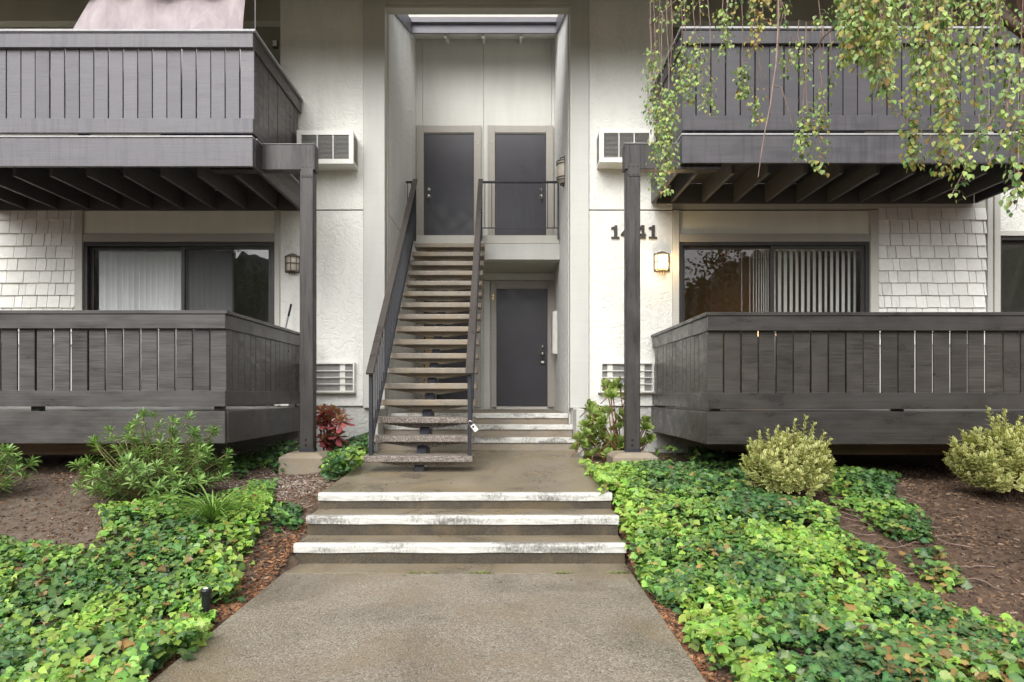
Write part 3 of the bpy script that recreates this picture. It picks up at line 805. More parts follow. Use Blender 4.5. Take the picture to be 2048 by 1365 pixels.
for x in (lx0+.01, lx1-.012): box('end_post', M['steel'], lr_, x-.012, x+.012, 10.958, 10.982, R(2.5), R(zt-.031))
lr2 = empty('landing_railing', (-1.53, 11.0, R(2.56)), 'short piece of steel guard rail left of the stair head', 'railing')
box('handrail', M['steel'], lr2, -1.605, -1.43, 10.95, 10.99, R(zt-.03), R(zt), .004)
me = MB().box(-.006, .006, -.006, .006, 0, zt-2.56-.03).mesh('baluster', M['steel'])
for x in (-1.58, -1.52): share('baluster', me, (x, 10.97, R(2.56)), lr2)

# ------------------------------------------------------------------ fixtures
def ac_upper(x0, x1, z0, z1, label):
    yf = F-.30; t = empty('air_conditioner', ((x0+x1)/2, F-.15, R(z0)), label, 'air conditioner', 'window air conditioners')
    e = .055
    m = MB(); m.box(x0, x1, yf+.03, F+.02, R(z0), R(z1)); m.build('housing', M['white_pl'], t, .006)
    m = MB()
    m.box(x0-.004, x1+.004, yf, yf+.028, R(z1)-e, R(z1)+.004); m.box(x0-.004, x1+.004, yf, yf+.028, R(z0)-.004, R(z0)+e)
    m.box(x0-.004, x0+e, yf, yf+.028, R(z0)+e, R(z1)-e); m.box(x1-e, x1+.004, yf, yf+.028, R(z0)+e, R(z1)-e)
    for k in (1, 2):
        xx = x0+e + (x1-x0-2*e)*k/3; m.box(xx-.006, xx+.006, yf+.001, yf+.02, R(z0)+e, R(z1)-e)
    m.build('front_frame', M['white_pl'], t)
    box('grille_back', M['dark'], t, x0+e, x1-e, yf+.024, yf+.0295, R(z0)+e, R(z1)-e)
    m = MB(); z = R(z0)+e+.012
    while z < R(z1)-e-.006:
        m.obox(((x0+x1)/2, yf+.014, z), (x1-x0-2*e-.004, .016, .004), Euler((math.radians(-25),0,0)).to_matrix()); z += .0165
    m.build('louvres', M['coil'], t)
    for xx, s in ((x0-.0005, -1), (x1+.0005, 1)):
        box('side_grille', M['fin'], t, *((xx-.003, xx) if s < 0 else (xx, xx+.003)), F-.24, F-.05, R(z0)+.05, R(z1)-.05)
    return t
ac_upper(-2.712, -1.985, 3.005, 3.43, 'white air conditioner box on the wall, upper left of the stairwell')
ac_upper(1.215, 1.915, 3.025, 3.455, 'white air conditioner box on the wall, upper right of the stairwell')
def ac_lower(x0, x1, z0, z1, label):
    yf = F-.07; t = empty('air_conditioner', ((x0+x1)/2, F-.04, R(z0)), label, 'air conditioner', 'window air conditioners')
    m = MB(); e = .02
    m.box(x0, x1, yf, F-.002, R(z1)-e, R(z1)); m.box(x0, x1, yf, F-.002, R(z0), R(z0)+e)
    m.box(x0, x0+e, yf, F-.002, R(z0)+e, R(z1)-e); m.box(x1-e, x1, yf, F-.002, R(z0)+e, R(z1)-e)
    m.build('sleeve', M['white_pl'], t)
    box('coil', M['coil'], t, x0+e, x1-e, F-.03, F-.004, R(z0)+e, R(z1)-e)
    m = MB()
    for k in range(1, 46):
        xx = x0+e + (x1-x0-2*e)*k/46; m.box(xx-.0025, xx+.0025, F-.036, F-.0305, R(z0)+e, R(z1)-e)
    m.build('coil_fins', M['fin'], t)
    m = MB()
    for k in range(1, 4):
        z = R(z0)+e+(z1-z0-2*e)*k/4; m.box(x0+e, x1-e, yf+.004, yf+.014, z-.006, z+.006)
    for fr in (.18, .78): xx = x0+(x1-x0)*fr; m.box(xx-.035, xx+.035, F-.045, F-.037, R(z0)+e, R(z1)-e)
    m.build('guard_bars', M['white_pl'], t)
    box('drip_edge', M['taupe'], t, x0-.03, x1+.01, yf-.01, F-.002, R(z0)-.015, R(z0)-.002)
    return t
ac_lower(-2.76, -2.02, .035, .43, 'flush air conditioner grille low on the wall left of the stairs')
ac_lower(1.262, 1.97, .035, .43, 'flush air conditioner grille behind the green rosette succulent')

def lantern(x, z0, z1, y, lit, label, face='y', r=.10):
    """half-round wall lantern: caged frosted glass with a peaked top"""
    t = empty('wall_lantern', (x, y, R(z0)), label, 'wall light', 'caged wall lanterns')
    h = z1-z0; a0, a1 = math.pi, 2*math.pi
    rr = r*.88; gl = MB(); gl.lathe([(rr*.8, R(z0)+.02), (rr, R(z0)+.04), (rr, R(z0)+h*.80), (rr*.7, R(z0)+h*.86), (.0, R(z0)+h*.87)], (x, y-.012, 0), 14, 'z', a0, a1)
    gl.build('glass', M['lamplit' if lit else 'lampglass'], t, smooth=True)
    m = MB()
    for fr in (.09, .46, .80):
        m.tube([(x+r*math.cos(a), y-.012+r*math.sin(a), R(z0)+h*fr) for a in np.linspace(a0, a1, 13)], .0065, 6)
    for a in np.linspace(a0+.06, a1-.06, 5):
        m.tube([(x+r*math.cos(a), y-.012+r*math.sin(a), R(z0)+h*.06) , (x+r*math.cos(a), y-.012+r*math.sin(a), R(z0)+h*.82), (x+r*.35*math.cos(a), y-.012+r*.35*math.sin(a), R(z0)+h*.95)], .0055, 6)
    m.build('cage', M['lampmetal'], t)
    m = MB(); m.lathe([(r*1.03, R(z0)+h*.81), (r*.96, R(z0)+h*.84), (r*.40, R(z0)+h*.955), (.015, R(z0)+h*.965), (.012, R(z0)+h), (0, R(z0)+h)], (x, y-.012, 0), 14, 'z', a0, a1)
    m.build('cap', M['lampmetal'], t)
    box('back_plate', M['lampmetal'], t, x-r*1.02, x+r*1.02, y-.012, y-.001, R(z0)+.01, R(z1)-.03)
    for dx in (-.035, 0, .035): m = MB(); m.lathe([(.010, 0), (.008, -.03), (0, -.035)], (x+dx, y-.05, R(z0)+.015), 8); m.build('foot_knob', M['lampmetal'], t)
    if lit:
        L = bpy.data.lights.new('lantern_bulb', 'POINT'); L.energy = 7.; L.color = (1, .70, .34); L.shadow_soft_size = .05
        put(bpy.data.objects.new('lantern_bulb', L), (x, y-.15, R(z0)+h*.4), t)
    return t
lantern(X(584,F-.05), 1.625, 1.895, F, False, 'unlit caged wall lantern beside the left sliding window')
lantern(X(1324.5,F-.05), 1.645, 1.925, F, True, 'lit caged wall lantern glowing yellow under the house number')
# stairwell sconce on the right side wall
sx, sy, sz0, sz1 = .87, 10.15, 3.12, 3.52
t = empty('wall_sconce', (sx, sy, R(sz0)), 'curved cream wall sconce with dark bands inside the stairwell', 'wall light')
ang = (math.pi/2, 3*math.pi/2)
m = MB(); m.lathe([(.055, sz0+.02), (.10, sz0+.05), (.11, (sz0+sz1)/2), (.10, sz1-.05), (.055, sz1-.02)], (sx-.004, sy, CAM_H), 12, 'z', *ang); m.build('shade', M['lampglass'], t, smooth=True)
m = MB()
for z in (sz0+.06, sz0+.10, sz1-.10, sz1-.06):
    m.tube([(sx-.004+.114*math.cos(a), sy+.114*math.sin(a), R(z)) for a in np.linspace(*ang, 11)], .007, 6)
for z in (sz0+.008, sz1-.008): m.tube([(sx-.004+.06*math.cos(a), sy+.06*math.sin(a), R(z)) for a in np.linspace(*ang, 9)], .008, 6)
m.build('band', M['black'], t)
box('back_plate', M['lampmetal'], t, sx-.012, sx-.001, sy-.12, sy+.12, R(sz0), R(sz1))
# white metal cabinet on the same wall beside the lower door
t = empty('utility_cabinet', (.82, 11.75, R(.7)), 'narrow white metal cabinet on the wall beside the lower door', 'cabinet')
box('body', M['white_pl'], t, .795, .868, 11.55, 11.95, R(.69), R(1.42), .006); box('door_panel', M['white_pl'], t, .787, .7945, 11.565, 11.935, R(.705), R(1.405), .002)
# timber board leaning behind the stairs
t = empty('leaning_plank', (-1.42, 11.7, R(-.26)), 'raw yellow timber plank leaning behind the stair treads', 'plank')
m = MB(); m.bar((-1.30, 11.45, R(-.255)), (-1.34, 12.05, R(1.15)), .16, .03, (0,-1,0)); m.build('plank', plain('raw_timber', (.42,.28,.13), .6, .2, 12), t, .004)

# house number 1441 in slab-serif numerals -------------------------------
hn = empty('house_number', (X(1268,F), F, R(2.09)), 'house number 1441 in brown slab serif numerals, partly behind the post', 'house number')
one = [(0.06,0),(.94,0),(.94,.13),(.70,.13),(.70,1.0),(.44,1.0),(.40,.90),(.05,.84),(.05,.72),(.36,.72),(.36,.13),(.06,.13)]
four_outer = [(.50,0),(1.0,0),(1.0,.11),(.88,.11),(.88,.22),(1.02,.22),(1.02,.36),(.88,.36),(.88,1.0),(.60,1.0),(0.0,.36),(0.0,.22),(.62,.22),(.62,.11),(.50,.11)]
four_hole = [(.62,.36),(.62,.78),(.22,.36)]
HS = .178
def digit(poly, x, w, hole=None):
    bm = bmesh.new()
    P = [bm.verts.new((x+p[0]*w, 0, p[1]*HS)) for p in poly]
    ed = [bm.edges.new((P[i], P[(i+1)%len(P)])) for i in range(len(P))]
    if hole:
        Q = [bm.verts.new((x+p[0]*w, 0, p[1]*HS)) for p in hole]; ed += [bm.edges.new((Q[i], Q[(i+1)%len(Q)])) for i in range(len(Q))]
    fs = bmesh.ops.triangle_fill(bm, use_beauty=True, edges=ed)['geom']
    ex = bmesh.ops.extrude_face_region(bm, geom=[f for f in bm.faces])
    bmesh.ops.translate(bm, verts=[v for v in ex['geom'] if isinstance(v, bmesh.types.BMVert)], vec=(0, -.016, 0))
    bmesh.ops.recalc_face_normals(bm, faces=bm.faces)
    me = bpy.data.meshes.new('digit'); bm.to_mesh(me); bm.free(); me.materials.append(M['digit'])
    return put(bpy.data.objects.new('digit', me), (0, F-.004, R(2.093)), hn)
digit(one, X(1221,F), .125); digit(four_outer, X(1241.5,F), .150, four_hole); digit(four_outer, X(1268.5,F), .150, four_hole); digit(one, X(1296,F), .125)

# lock box hanging on the right newel post
t = empty('key_lockbox', (-.33, 6.84, R(-.40)), 'grey and white key lockbox hanging on the right stair post', 'lockbox')
rot = Euler((0, math.radians(-38), 0)).to_matrix(); c = Vector((-.315, 6.835, R(-.335)))
m = MB(); m.obox(c, (.058, .038, .092), rot); m.build('body', plain('lockbox_grey', (.12,.13,.14), .4), t, .006)
m = MB(); m.obox(c + rot @ Vector((.003,-.0215,.002)), (.046, .006, .076), rot); m.build('cover', M['white_pl'], t, .002)
m = MB(); m.obox(c + rot @ Vector((0,-.0255,.02)), (.02, .004, .02), rot); m.build('dial', M['black'], t)
m = MB(); m.tube([c + rot @ Vector(p) for p in ((-.018,0,.045),(-.018,0,.075),(-.008,0,.088),(.008,0,.088),(.018,0,.075),(.018,0,.045))], .0045, 8); m.build('shackle', M['chrome'], t, smooth=True)
# pole leaning on the wall behind the left deck rail
t = empty('broom_pole', (-2.83, 8.6, R(-.15)), 'thin broom pole with black grip leaning behind the left deck rail', 'pole')
A, B = Vector((-2.99, 8.55, R(-.15))), Vector((-2.80, 8.9, R(1.18)))
m = MB(); m.tube([A, A.lerp(B,.88)], .011, 8); m.build('shaft', plain('pole_grey', (.35,.37,.40), .35, metal=.5), t, smooth=True)
m = MB(); m.tube([A.lerp(B,.879), B], .014, 8); m.build('grip', M['black'], t, smooth=True)
# cloth shade behind the upper left rail
t = None
N1, N2 = 40, 16; vs = []; fs = []
for j in range(N2+1):
    for i in range(N1+1):
        a, b = i/N1, j/N2
        xl = lerp(-5.22, -4.9, b); xr = lerp(-3.02, -3.12, b)
        x = lerp(xl, xr, a); z = lerp(3.55, 5.12, b)
        y = 7.72 + .55*b + .03*math.sin(a*22 + b*3 + 2*mnoise.noise((a*3, b*2, 1))) + .02*math.sin(a*9-b*5)
        vs.append((x, y, R(z)))
k = len(vs); vs += [(x, y+.004, z) for x, y, z in vs]
for j in range(N2):
    for i in range(N1):
        q = (j*(N1+1)+i, j*(N1+1)+i+1, (j+1)*(N1+1)+i+1, (j+1)*(N1+1)+i); fs.append(q); fs.append(tuple(v+k for v in reversed(q)))
def fabric():
    n = NM('shade_fabric'); p = n.pos()
    a = n.noise(n.sc(p, (3, 3, .8)), 2.2, 5, .6, .5); b = n.noise(p, 260, 2)
    c = n.ramp(a, [(.3, (.30,.25,.26)), (.7, (.44,.385,.395))]); n.bump(n.math('ADD', b, n.math('MULTIPLY', a, 3.)), .004, .6)
    return n.fin(c, .85, .2)
o = MB().add(vs, fs).build('cloth_shade', fabric(), None, 0, True)
tag(o, 'pale pink cloth sun shade hanging behind the upper left balcony rail', 'sun shade')
# pop-up sprinkler
gx, gy = X(412, 3.95), 3.95; gz = g(gx, gy)
t = empty('sprinkler_head', (gx, gy, R(gz)), 'black pop-up sprinkler head standing beside the path', 'sprinkler')
m = MB(); m.lathe([(.024,-.03),(.024,.155),(.030,.158),(.032,.18),(.028,.188),(.014,.190)], (gx, gy, R(gz)), 16); m.build('body', M['black'], t, smooth=False)
m = MB(); m.lathe([(.015,.1895),(.013,.194),(.0,.195)], (gx, gy, R(gz)), 12); m.build('nozzle', M['white_pl'], t)

# ------------------------------------------------------------------ plants
def inpoly(px, py, poly):
    c = False; j = len(poly)-1
    for i in range(len(poly)):
        xi, yi = poly[i]; xj, yj = poly[j]
        if (yi > py) != (yj > py) and px < (xj-xi)*(py-yi)/(yj-yi)+xi: c = not c
        j = i
    return c
def to_photo(x, y, z): return 1012 + x/y*FOC, 790 - z/y*FOC
def bases(ax, nr):
    """(n,3) leaf axes and normals -> (n,3,3) matrices with columns x, y(axis), z(normal)"""
    ax = ax/np.linalg.norm(ax, axis=1, keepdims=True)
    x = np.cross(ax, nr); l = np.linalg.norm(x, axis=1, keepdims=True); l[l < 1e-6] = 1; x = x/l
    z = np.cross(x, ax)
    return np.stack([x, ax, z], 2)
class Leaves:
    def __init__(s): s.p = []; s.a = []; s.n = []; s.s = []; s.c = []
    def add(s, p, axis, nrm, size, col): s.p.append(tuple(p)); s.a.append(tuple(axis)); s.n.append(tuple(nrm)); s.s.append(size); s.c.append(tuple(col))
    def build(s, name, tv, tf, mat, parent=None, tcol=None, rim=None):
        p, a, nr, sz, c = (np.array(q, float) for q in (s.p, s.a, s.n, s.s, s.c))
        B = bases(a, nr); tv = np.array(tv, float); k = len(tv); n = len(p)
        bend = rng.uniform(.2, 1.7, (n,1))
        T = np.repeat(tv[None], n, 0).copy(); T[:,:,2] *= bend
        v = np.einsum('nij,nkj->nki', B, T*sz[:,None,None]) + p[:,None,:]
        v = v.reshape(-1,3)
        off = (np.arange(n)*k)
        cen = (v.min(0)+v.max(0))/2
        me = bpy.data.meshes.new(name)
        fl = [tuple(int(i+o) for i in f) for o in off for f in tf]
        me.from_pydata((v-cen).tolist(), [], fl)
        col = np.ones((n,k,4)); col[:,:,:3] = c[:,None,:]
        if tcol is not None:                                   # per-vertex blend towards the rim colour of the leaf
            w = np.array(tcol)[None,:,None]; col[:,:,:3] = col[:,:,:3]*(1-w) + np.array(rim)[None,None,:]*w
        at = me.color_attributes.new('Col', 'FLOAT_COLOR', 'POINT'); at.data.foreach_set('color', col.reshape(-1))
        me.materials.append(mat)
        me.polygons.foreach_set('use_smooth', [True]*len(me.polygons))
        return put(bpy.data.objects.new(name, me), cen, parent)
# leaf shapes: (x, along, up)
def ivy_leaf():
    out = [(0,.03),(.18,-.08),(.37,-.01),(.43,.16),(.57,.38),(.40,.50),(.27,.68),(.10,.88),(0,.97),(-.10,.88),(-.27,.68),(-.40,.50),(-.57,.38),(-.43,.16),(-.37,-.01),(-.18,-.08)]
    v = [(0,.34,0)] + [(x, y, .24*abs(x)**1.2 - .30*max(0,y-.35)**1.5 - .16*(abs(x)>.45) - .08*(y<0)) for x, y in out]
    n = len(out); return v, [(0, 1+i, 1+(i+1)%n) for i in range(n)]
IVY = ivy_leaf()
def round_leaf(w=.42, fold=.12):
    out = [(0,0),(w*.75,.16),(w,.36),(w*.72,.64),(0,1.0),(-w*.72,.64),(-w,.36),(-w*.75,.16)]
    v = [(0,.38,-.02)] + [(x, y, fold*abs(x) - .1*y*y) for x, y in out]; n = len(out)
    return v, [(0, 1+i, 1+(i+1)%n) for i in range(n)]
BIRCH = round_leaf(.40, .25)
def lance(w=.105, droop=.25):
    v = []
    for t, ww in ((0,.25),(.3,.75),(.62,1.),(.86,.7),(1.,.08)):
        z = -droop*t*t
        v += [(-w*ww, t, z+.05*ww), (0, t, z), (w*ww, t, z+.05*ww)]
    f = []
    for i in range(4):
        k = 3*i; f += [(k,k+3,k+4,k+1), (k+1,k+4,k+5,k+2)]
    return v, f
LANCE = lance()
def variegated():
    v = []; tc = []
    for t, w in ((0,.05),(.25,.24),(.55,.30),(.82,.20),(1.,.02)):
        for a, cc in ((-1,1.),(-.5,.15),(0,0),(.5,.15),(1,1.)):
            v.append((a*w, t, .10*abs(a)*w*2 - .2*t*t)); tc.append(max(cc, 1. if t > .95 else 0.))
    f = [(5*i+k, 5*i+5+k, 5*i+6+k, 5*i+k+1) for i in range(4) for k in range(4)]
    return v, f, tc
VAR = variegated()

def ivy_color(x, y, lime_bias, brown):
    r = random.random(); nz = mnoise.noise((x*1.9, y*1.9, 5.5)) + lime_bias
    if r < brown: return random.choice([(.33,.17,.06), (.26,.15,.07), (.40,.27,.10), (.16,.08,.03)])
    q = nz*1.2 + random.gauss(0, .33)
    if q > .52: return (random.uniform(.24,.36), random.uniform(.42,.54), random.uniform(.06,.10))
    if q > .10: return (random.uniform(.14,.23), random.uniform(.28,.38), random.uniform(.05,.075))
    if q > -.30: return (random.uniform(.07,.13), random.uniform(.17,.25), random.uniform(.045,.065))
    return (random.uniform(.035,.07), random.uniform(.10,.16), random.uniform(.04,.06))
def ivy_patch(label, polys, x0, x1, y0, y1, density, h0, h1, lime, brown=.03, sparse=.0, size=(.034,.066), name='ivy', limefn=None, brownfn=None):
    L = Leaves(); n = int((x1-x0)*(y1-y0)*density); stems = MB()
    for _ in range(n):
        x, y = random.uniform(x0, x1), random.uniform(y0, y1)
        gz = g(x, y)
        if WX0+.02 < x < WX1-.02 and y < 8.6: gz = walkz(y)
        hh = h0 + (h1-h0)*max(0, min(1, .5+.9*mnoise.noise((x*1.6, y*1.6, 2.2))))
        px, py = to_photo(x, y, gz + hh*.6)
        wob = 14*mnoise.noise((x*3.1, y*3.1, 7.7)) + 8*mnoise.noise((x*9, y*9, 1.7))
        if not any(inpoly(px+wob, py+wob*.7, q) for q in polys): continue
        thin = mnoise.noise((x*2.6, y*2.6, 12.2))
        if thin < -.33+sparse and random.random() < .8: continue
        u_ = random.random(); z = gz + .015 + hh*(1-u_*u_)
        th = random.uniform(0, 2*math.pi); tilt = abs(random.gauss(0, .55))
        nrm = Vector((math.sin(tilt)*math.cos(th), math.sin(tilt)*math.sin(th) - .28, math.cos(tilt)))
        a = random.uniform(0, 2*math.pi); ax = Vector((math.cos(a), math.sin(a)*.9-.3, -.25+random.gauss(0,.25)))
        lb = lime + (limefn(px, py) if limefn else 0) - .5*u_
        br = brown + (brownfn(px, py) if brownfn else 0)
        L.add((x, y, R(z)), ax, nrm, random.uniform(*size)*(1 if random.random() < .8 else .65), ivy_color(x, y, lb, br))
    ns = min(90, len(L.p)//60)
    for _ in range(ns):                                        # runners creeping between the leaves
        x, y, z = random.choice(L.p); a = random.uniform(0, 6.28); pts = []
        for k in range(7):
            if WX0-.03 < x < WX1+.03: break
            pts.append((x, y, R(g(x, y)) + .02 + .02*random.random())); a += random.gauss(0, .45); x += .06*math.cos(a); y += .06*math.sin(a)
        if len(pts) > 2: stems.tube(pts, .0028, 5, False)
    if stems.v: sto = stems.build('runner', M['twig']); sto['kind'] = 'stuff'
    o = L.build(name, *IVY, M['leaf'], None, [.30]+[0.]*(len(IVY[0])-1), (.36,.46,.16))
    tag(o, label, 'ground cover', kind='stuff')
    if stems.v: sto.parent = o; sto.location = sto.location - o.location
    return o
RIGHT = [[(1172,938),(1200,922),(1250,905),(1340,902),(1480,912),(1500,980),(1590,1002),(1670,1030),(1690,1080),(1770,1120),(1810,1175),(1890,1215),(1960,1240),(2100,1275),(2100,1420),(1500,1420),(1455,1330),(1390,1300),(1360,1215),(1290,1185),(1262,1120),(1243,1050),(1222,990)]]
ivy_patch('dense green ivy bed right of the path and steps', RIGHT, .80, 5., 2.75, 7.3, 3100, .06, .15, .0, .03,
    limefn=lambda px, py: .55*max(0, 1-(px-(1190+.62*max(0,py-930)))/130) , brownfn=lambda px, py: .20*max(0, min(1, (px-1700)/200))*max(0, min(1, (py-1200)/120)))
ivy_patch('ivy tongue running over mulch beneath the left variegated bush', [[(1640,950),(1700,918),(1790,935),(1785,990),(1865,1050),(1850,1082),(1790,1075),(1720,1035),(1655,1000)]], 2.3, 4.6, 4.6, 7.2, 1900, .04, .13, .0, .03)
ivy_patch('small dark ivy scrap on the right hand mulch', [[(1800,1112),(1880,1100),(1935,1165),(1900,1190),(1830,1150)]], 2.3, 4.4, 4.0, 5.6, 1300, .02, .07, -.1, .12, .1)
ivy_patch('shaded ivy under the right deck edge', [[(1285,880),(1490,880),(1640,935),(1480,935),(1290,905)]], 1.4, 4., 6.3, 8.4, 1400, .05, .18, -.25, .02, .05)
LEFT = [[(-60,1085),(90,1090),(190,1112),(215,1075),(200,1020),(330,1010),(430,1000),(530,965),(545,990),(530,1035),(500,1070),(500,1120),(480,1180),(440,1195),(398,1195),(400,1215),(425,1235),(405,1275),(345,1300),(305,1325),(285,1420),(-60,1420)]]
ivy_patch('bright green ivy bed left of the lower path', LEFT, -4.6, -1.45, 2.75, 6.4, 2900, .05, .15, .17, .03, .10, limefn=lambda px, py: .35*max(0, min(1, (py-1100)/250)), brownfn=lambda px, py: .01)
ivy_patch('ivy tuft between the left footing and the stairs', [[(640,935),(672,885),(735,868),(742,890),(722,915),(690,945),(650,952)]], -2.2, -1.5, 6.6, 8.9, 2600, .08, .28, .12, .01)
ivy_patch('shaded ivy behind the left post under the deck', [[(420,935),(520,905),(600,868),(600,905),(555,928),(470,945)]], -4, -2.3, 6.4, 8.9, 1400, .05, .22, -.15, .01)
# small ivy plantlets
ivy_patch('lone dark ivy plantlet on the soil left of the top step', [[(545,1012),(590,1012),(592,1050),(550,1052)]], -2.2, -1.6, 4.8, 6.2, 2200, .03, .10, -.5, .0)
ivy_patch('small ivy runner between the grass clump and the steps', [[(500,965),(545,962),(552,1000),(505,1000)]], -2.6, -1.8, 5., 6.6, 1500, .03, .08, .3, .0)

# mulch chips, pebbles, litter ----------------------------------------
def scatter(name, label, n, fn, size, cols, mat, flat=.25, kind='chip', rs=.9):
    P = []
    v0 = np.array([(-.5,-.5,-.5),(.5,-.5,-.5),(.5,.5,-.5),(-.5,.5,-.5),(-.5,-.5,.5),(.5,-.5,.5),(.5,.5,.5),(-.5,.5,.5)])
    fc = [(0,3,2,1),(4,5,6,7),(0,1,5,4),(1,2,6,5),(2,3,7,6),(3,0,4,7)]
    if kind == 'pebble':
        bm = bmesh.new(); bmesh.ops.create_icosphere(bm, subdivisions=1, radius=.5)
        v0 = np.array([q.co[:] for q in bm.verts]); fc = [tuple(q.index for q in f.verts) for f in bm.faces]; bm.free()
    vs = []; fs = []; cc = []; k = 0
    while len(P) < n:
        q = fn()
        if q is None: continue
        x, y = q; P.append(q)
        L_ = random.uniform(*size); W = L_*random.uniform(.15,.5) if kind == 'chip' else L_*random.uniform(.6,.95); T = max(.003, L_*flat*random.uniform(.3,1.))
        if kind == 'chip' : T = random.uniform(.003,.008)
        Mx = np.array(Euler((random.gauss(0,.25), random.gauss(0,.25), random.uniform(0,6.28))).to_matrix())
        w = v0*np.array([L_,W,T]); 
        if kind == 'chip': w = w + np.array([0,0,1])*(np.abs(v0[:,:1])*0) + rng.normal(0, .0015, w.shape)
        vs.append(w @ Mx.T + np.array([x, y, R(g(x,y)) + T*.4 + .003])); fs += [tuple(i+k for i in f) for f in fc]; k += len(v0)
        c = random.choice(cols); j = random.uniform(.7,1.25); cc += [(c[0]*j, c[1]*j, c[2]*j, 1)]*len(v0)
    v = np.concatenate(vs); me = bpy.data.meshes.new(name); me.from_pydata(v.tolist(), [], fs)
    at = me.color_attributes.new('Col', 'FLOAT_COLOR', 'POINT'); at.data.foreach_set('color', np.array(cc).reshape(-1))
    me.materials.append(mat); o = put(bpy.data.objects.new(name, me), (0,0,0)); tag(o, label, 'litter', kind='stuff'); return o
def colmat(name, rough):
    n = NM(name); at = n.node('ShaderNodeAttribute', attribute_name='Col'); p = n.pos()
    return n.fin(n.mix(1., at.outputs['Color'], n.ramp(n.noise(p, 90, 3), [(.3,.7),(.7,1.2)]), 'MULTIPLY'), rough, .35)
M['chip'] = colmat('mulch_chip', .75); M['pebble'] = colmat('pebble', .6)
def f_right():
    x, y = random.uniform(1., 5.2), 2.8 + 5.2*random.random()
    return (x, y) if mnoise.noise((x*1.3, y*1.3, 4)) > random.uniform(-1.3,.25) else None
scatter('mulch', 'reddish brown bark mulch on the right planting bed', 12000, f_right, (.008,.042), [(.15,.09,.055),(.20,.12,.07),(.10,.062,.042),(.26,.165,.10),(.06,.04,.03),(.28,.20,.145)], M['chip'])
def f_left():
    x, y = random.uniform(-5.2, -1.62), 2.8 + 5.4*random.random()
    if x > -1.62-.0: return None
    pr = .22 + .8*sm((x+2.6)/.8) + (.3 if mnoise.noise((x*1.1, y*1.1, 6)) > .1 else 0)
    return (x, y) if random.random() < pr else None
scatter('leaf_litter', 'brown leaf litter on the left planting bed', 8500, f_left, (.006,.032), [(.20,.10,.055),(.26,.13,.06),(.13,.085,.06),(.30,.22,.16),(.08,.05,.035)], M['chip'])
def f_edge():
    y = random.uniform(2.8, 5.6); s_ = random.random() < .55
    x = WX0 - abs(random.gauss(0, .12)) - .01 if s_ else WX1 + abs(random.gauss(0, .07)) + .01
    return (x, y)
scatter('pine_needles', 'orange brown needles and bark along the path edges', 3200, f_edge, (.015,.055), [(.30,.13,.06),(.20,.09,.045),(.36,.20,.10),(.12,.06,.035),(.08,.05,.035)], M['chip'])
def f_peb():
    x, y = random.gauss(-2.15, .35), random.gauss(6.5, .55)
    return (x, y) if x < WX0-.03 and 5.2 < y < 7.5 else None
scatter('gravel', 'grey brown gravel around the left concrete footing', 1500, f_peb, (.010,.038), [(.26,.21,.17),(.33,.28,.24),(.18,.15,.13),(.42,.36,.31),(.22,.15,.10)], M['pebble'], .6, 'pebble')

def f_crumb():
    x, y = (random.uniform(-5.2, -1.65) if random.random() < .6 else random.uniform(1.2, 5.2)), random.uniform(3.2, 7.6)
    return (x, y)
scatter('soil_crumbs', 'crumbs of soil and grit on the planting beds', 9000, f_crumb, (.005,.018), [(.10,.078,.062),(.16,.13,.105),(.22,.18,.15),(.07,.05,.04)], M['pebble'], .7, 'pebble')
# bits fallen on the wet path, moss in its joint
def f_path():
    return (random.uniform(WX0+.05, WX1-.05), random.uniform(2.9, 4.8))
o = MB(); 
for _ in range(70):
    x, y = f_path(); o.obox((x, y, R(walkz(y))+.003), (random.uniform(.006,.026), random.uniform(.003,.009), .003), Euler((0,0,random.uniform(0,6.28))).to_matrix())
for _ in range(40):
    x = random.uniform(WX0+.05, WX1-.05); y = random.uniform(5.9, 8.4); o.obox((x, y, R(walkz(y))+.003), (random.uniform(.006,.03), random.uniform(.003,.009), .003), Euler((0,0,random.uniform(0,6.28))).to_matrix())
tag(o.build('path_litter', M['bark']), 'tiny twigs and leaf bits lying on the wet path', 'litter', kind='stuff')
L = Leaves()
for cx in (-.66, -.52, -.22, -.17, -.12, .38, .42, .78, .84):
    for _ in range(26):
        x = cx + random.gauss(0, .035); y = 4.852 + random.gauss(0, .010); a = random.uniform(0, 6.28)
        L.add((x, y, R(walkz(4.85))+random.uniform(0,.006)), (math.cos(a), math.sin(a), .5), (0, 0, 1), random.uniform(.008,.018), random.choice([(.22,.30,.06),(.30,.36,.08),(.16,.22,.05)]))
tag(L.build('moss', *BIRCH, M['leafm']), 'small green weeds in the joint across the path', 'weeds', kind='stuff')
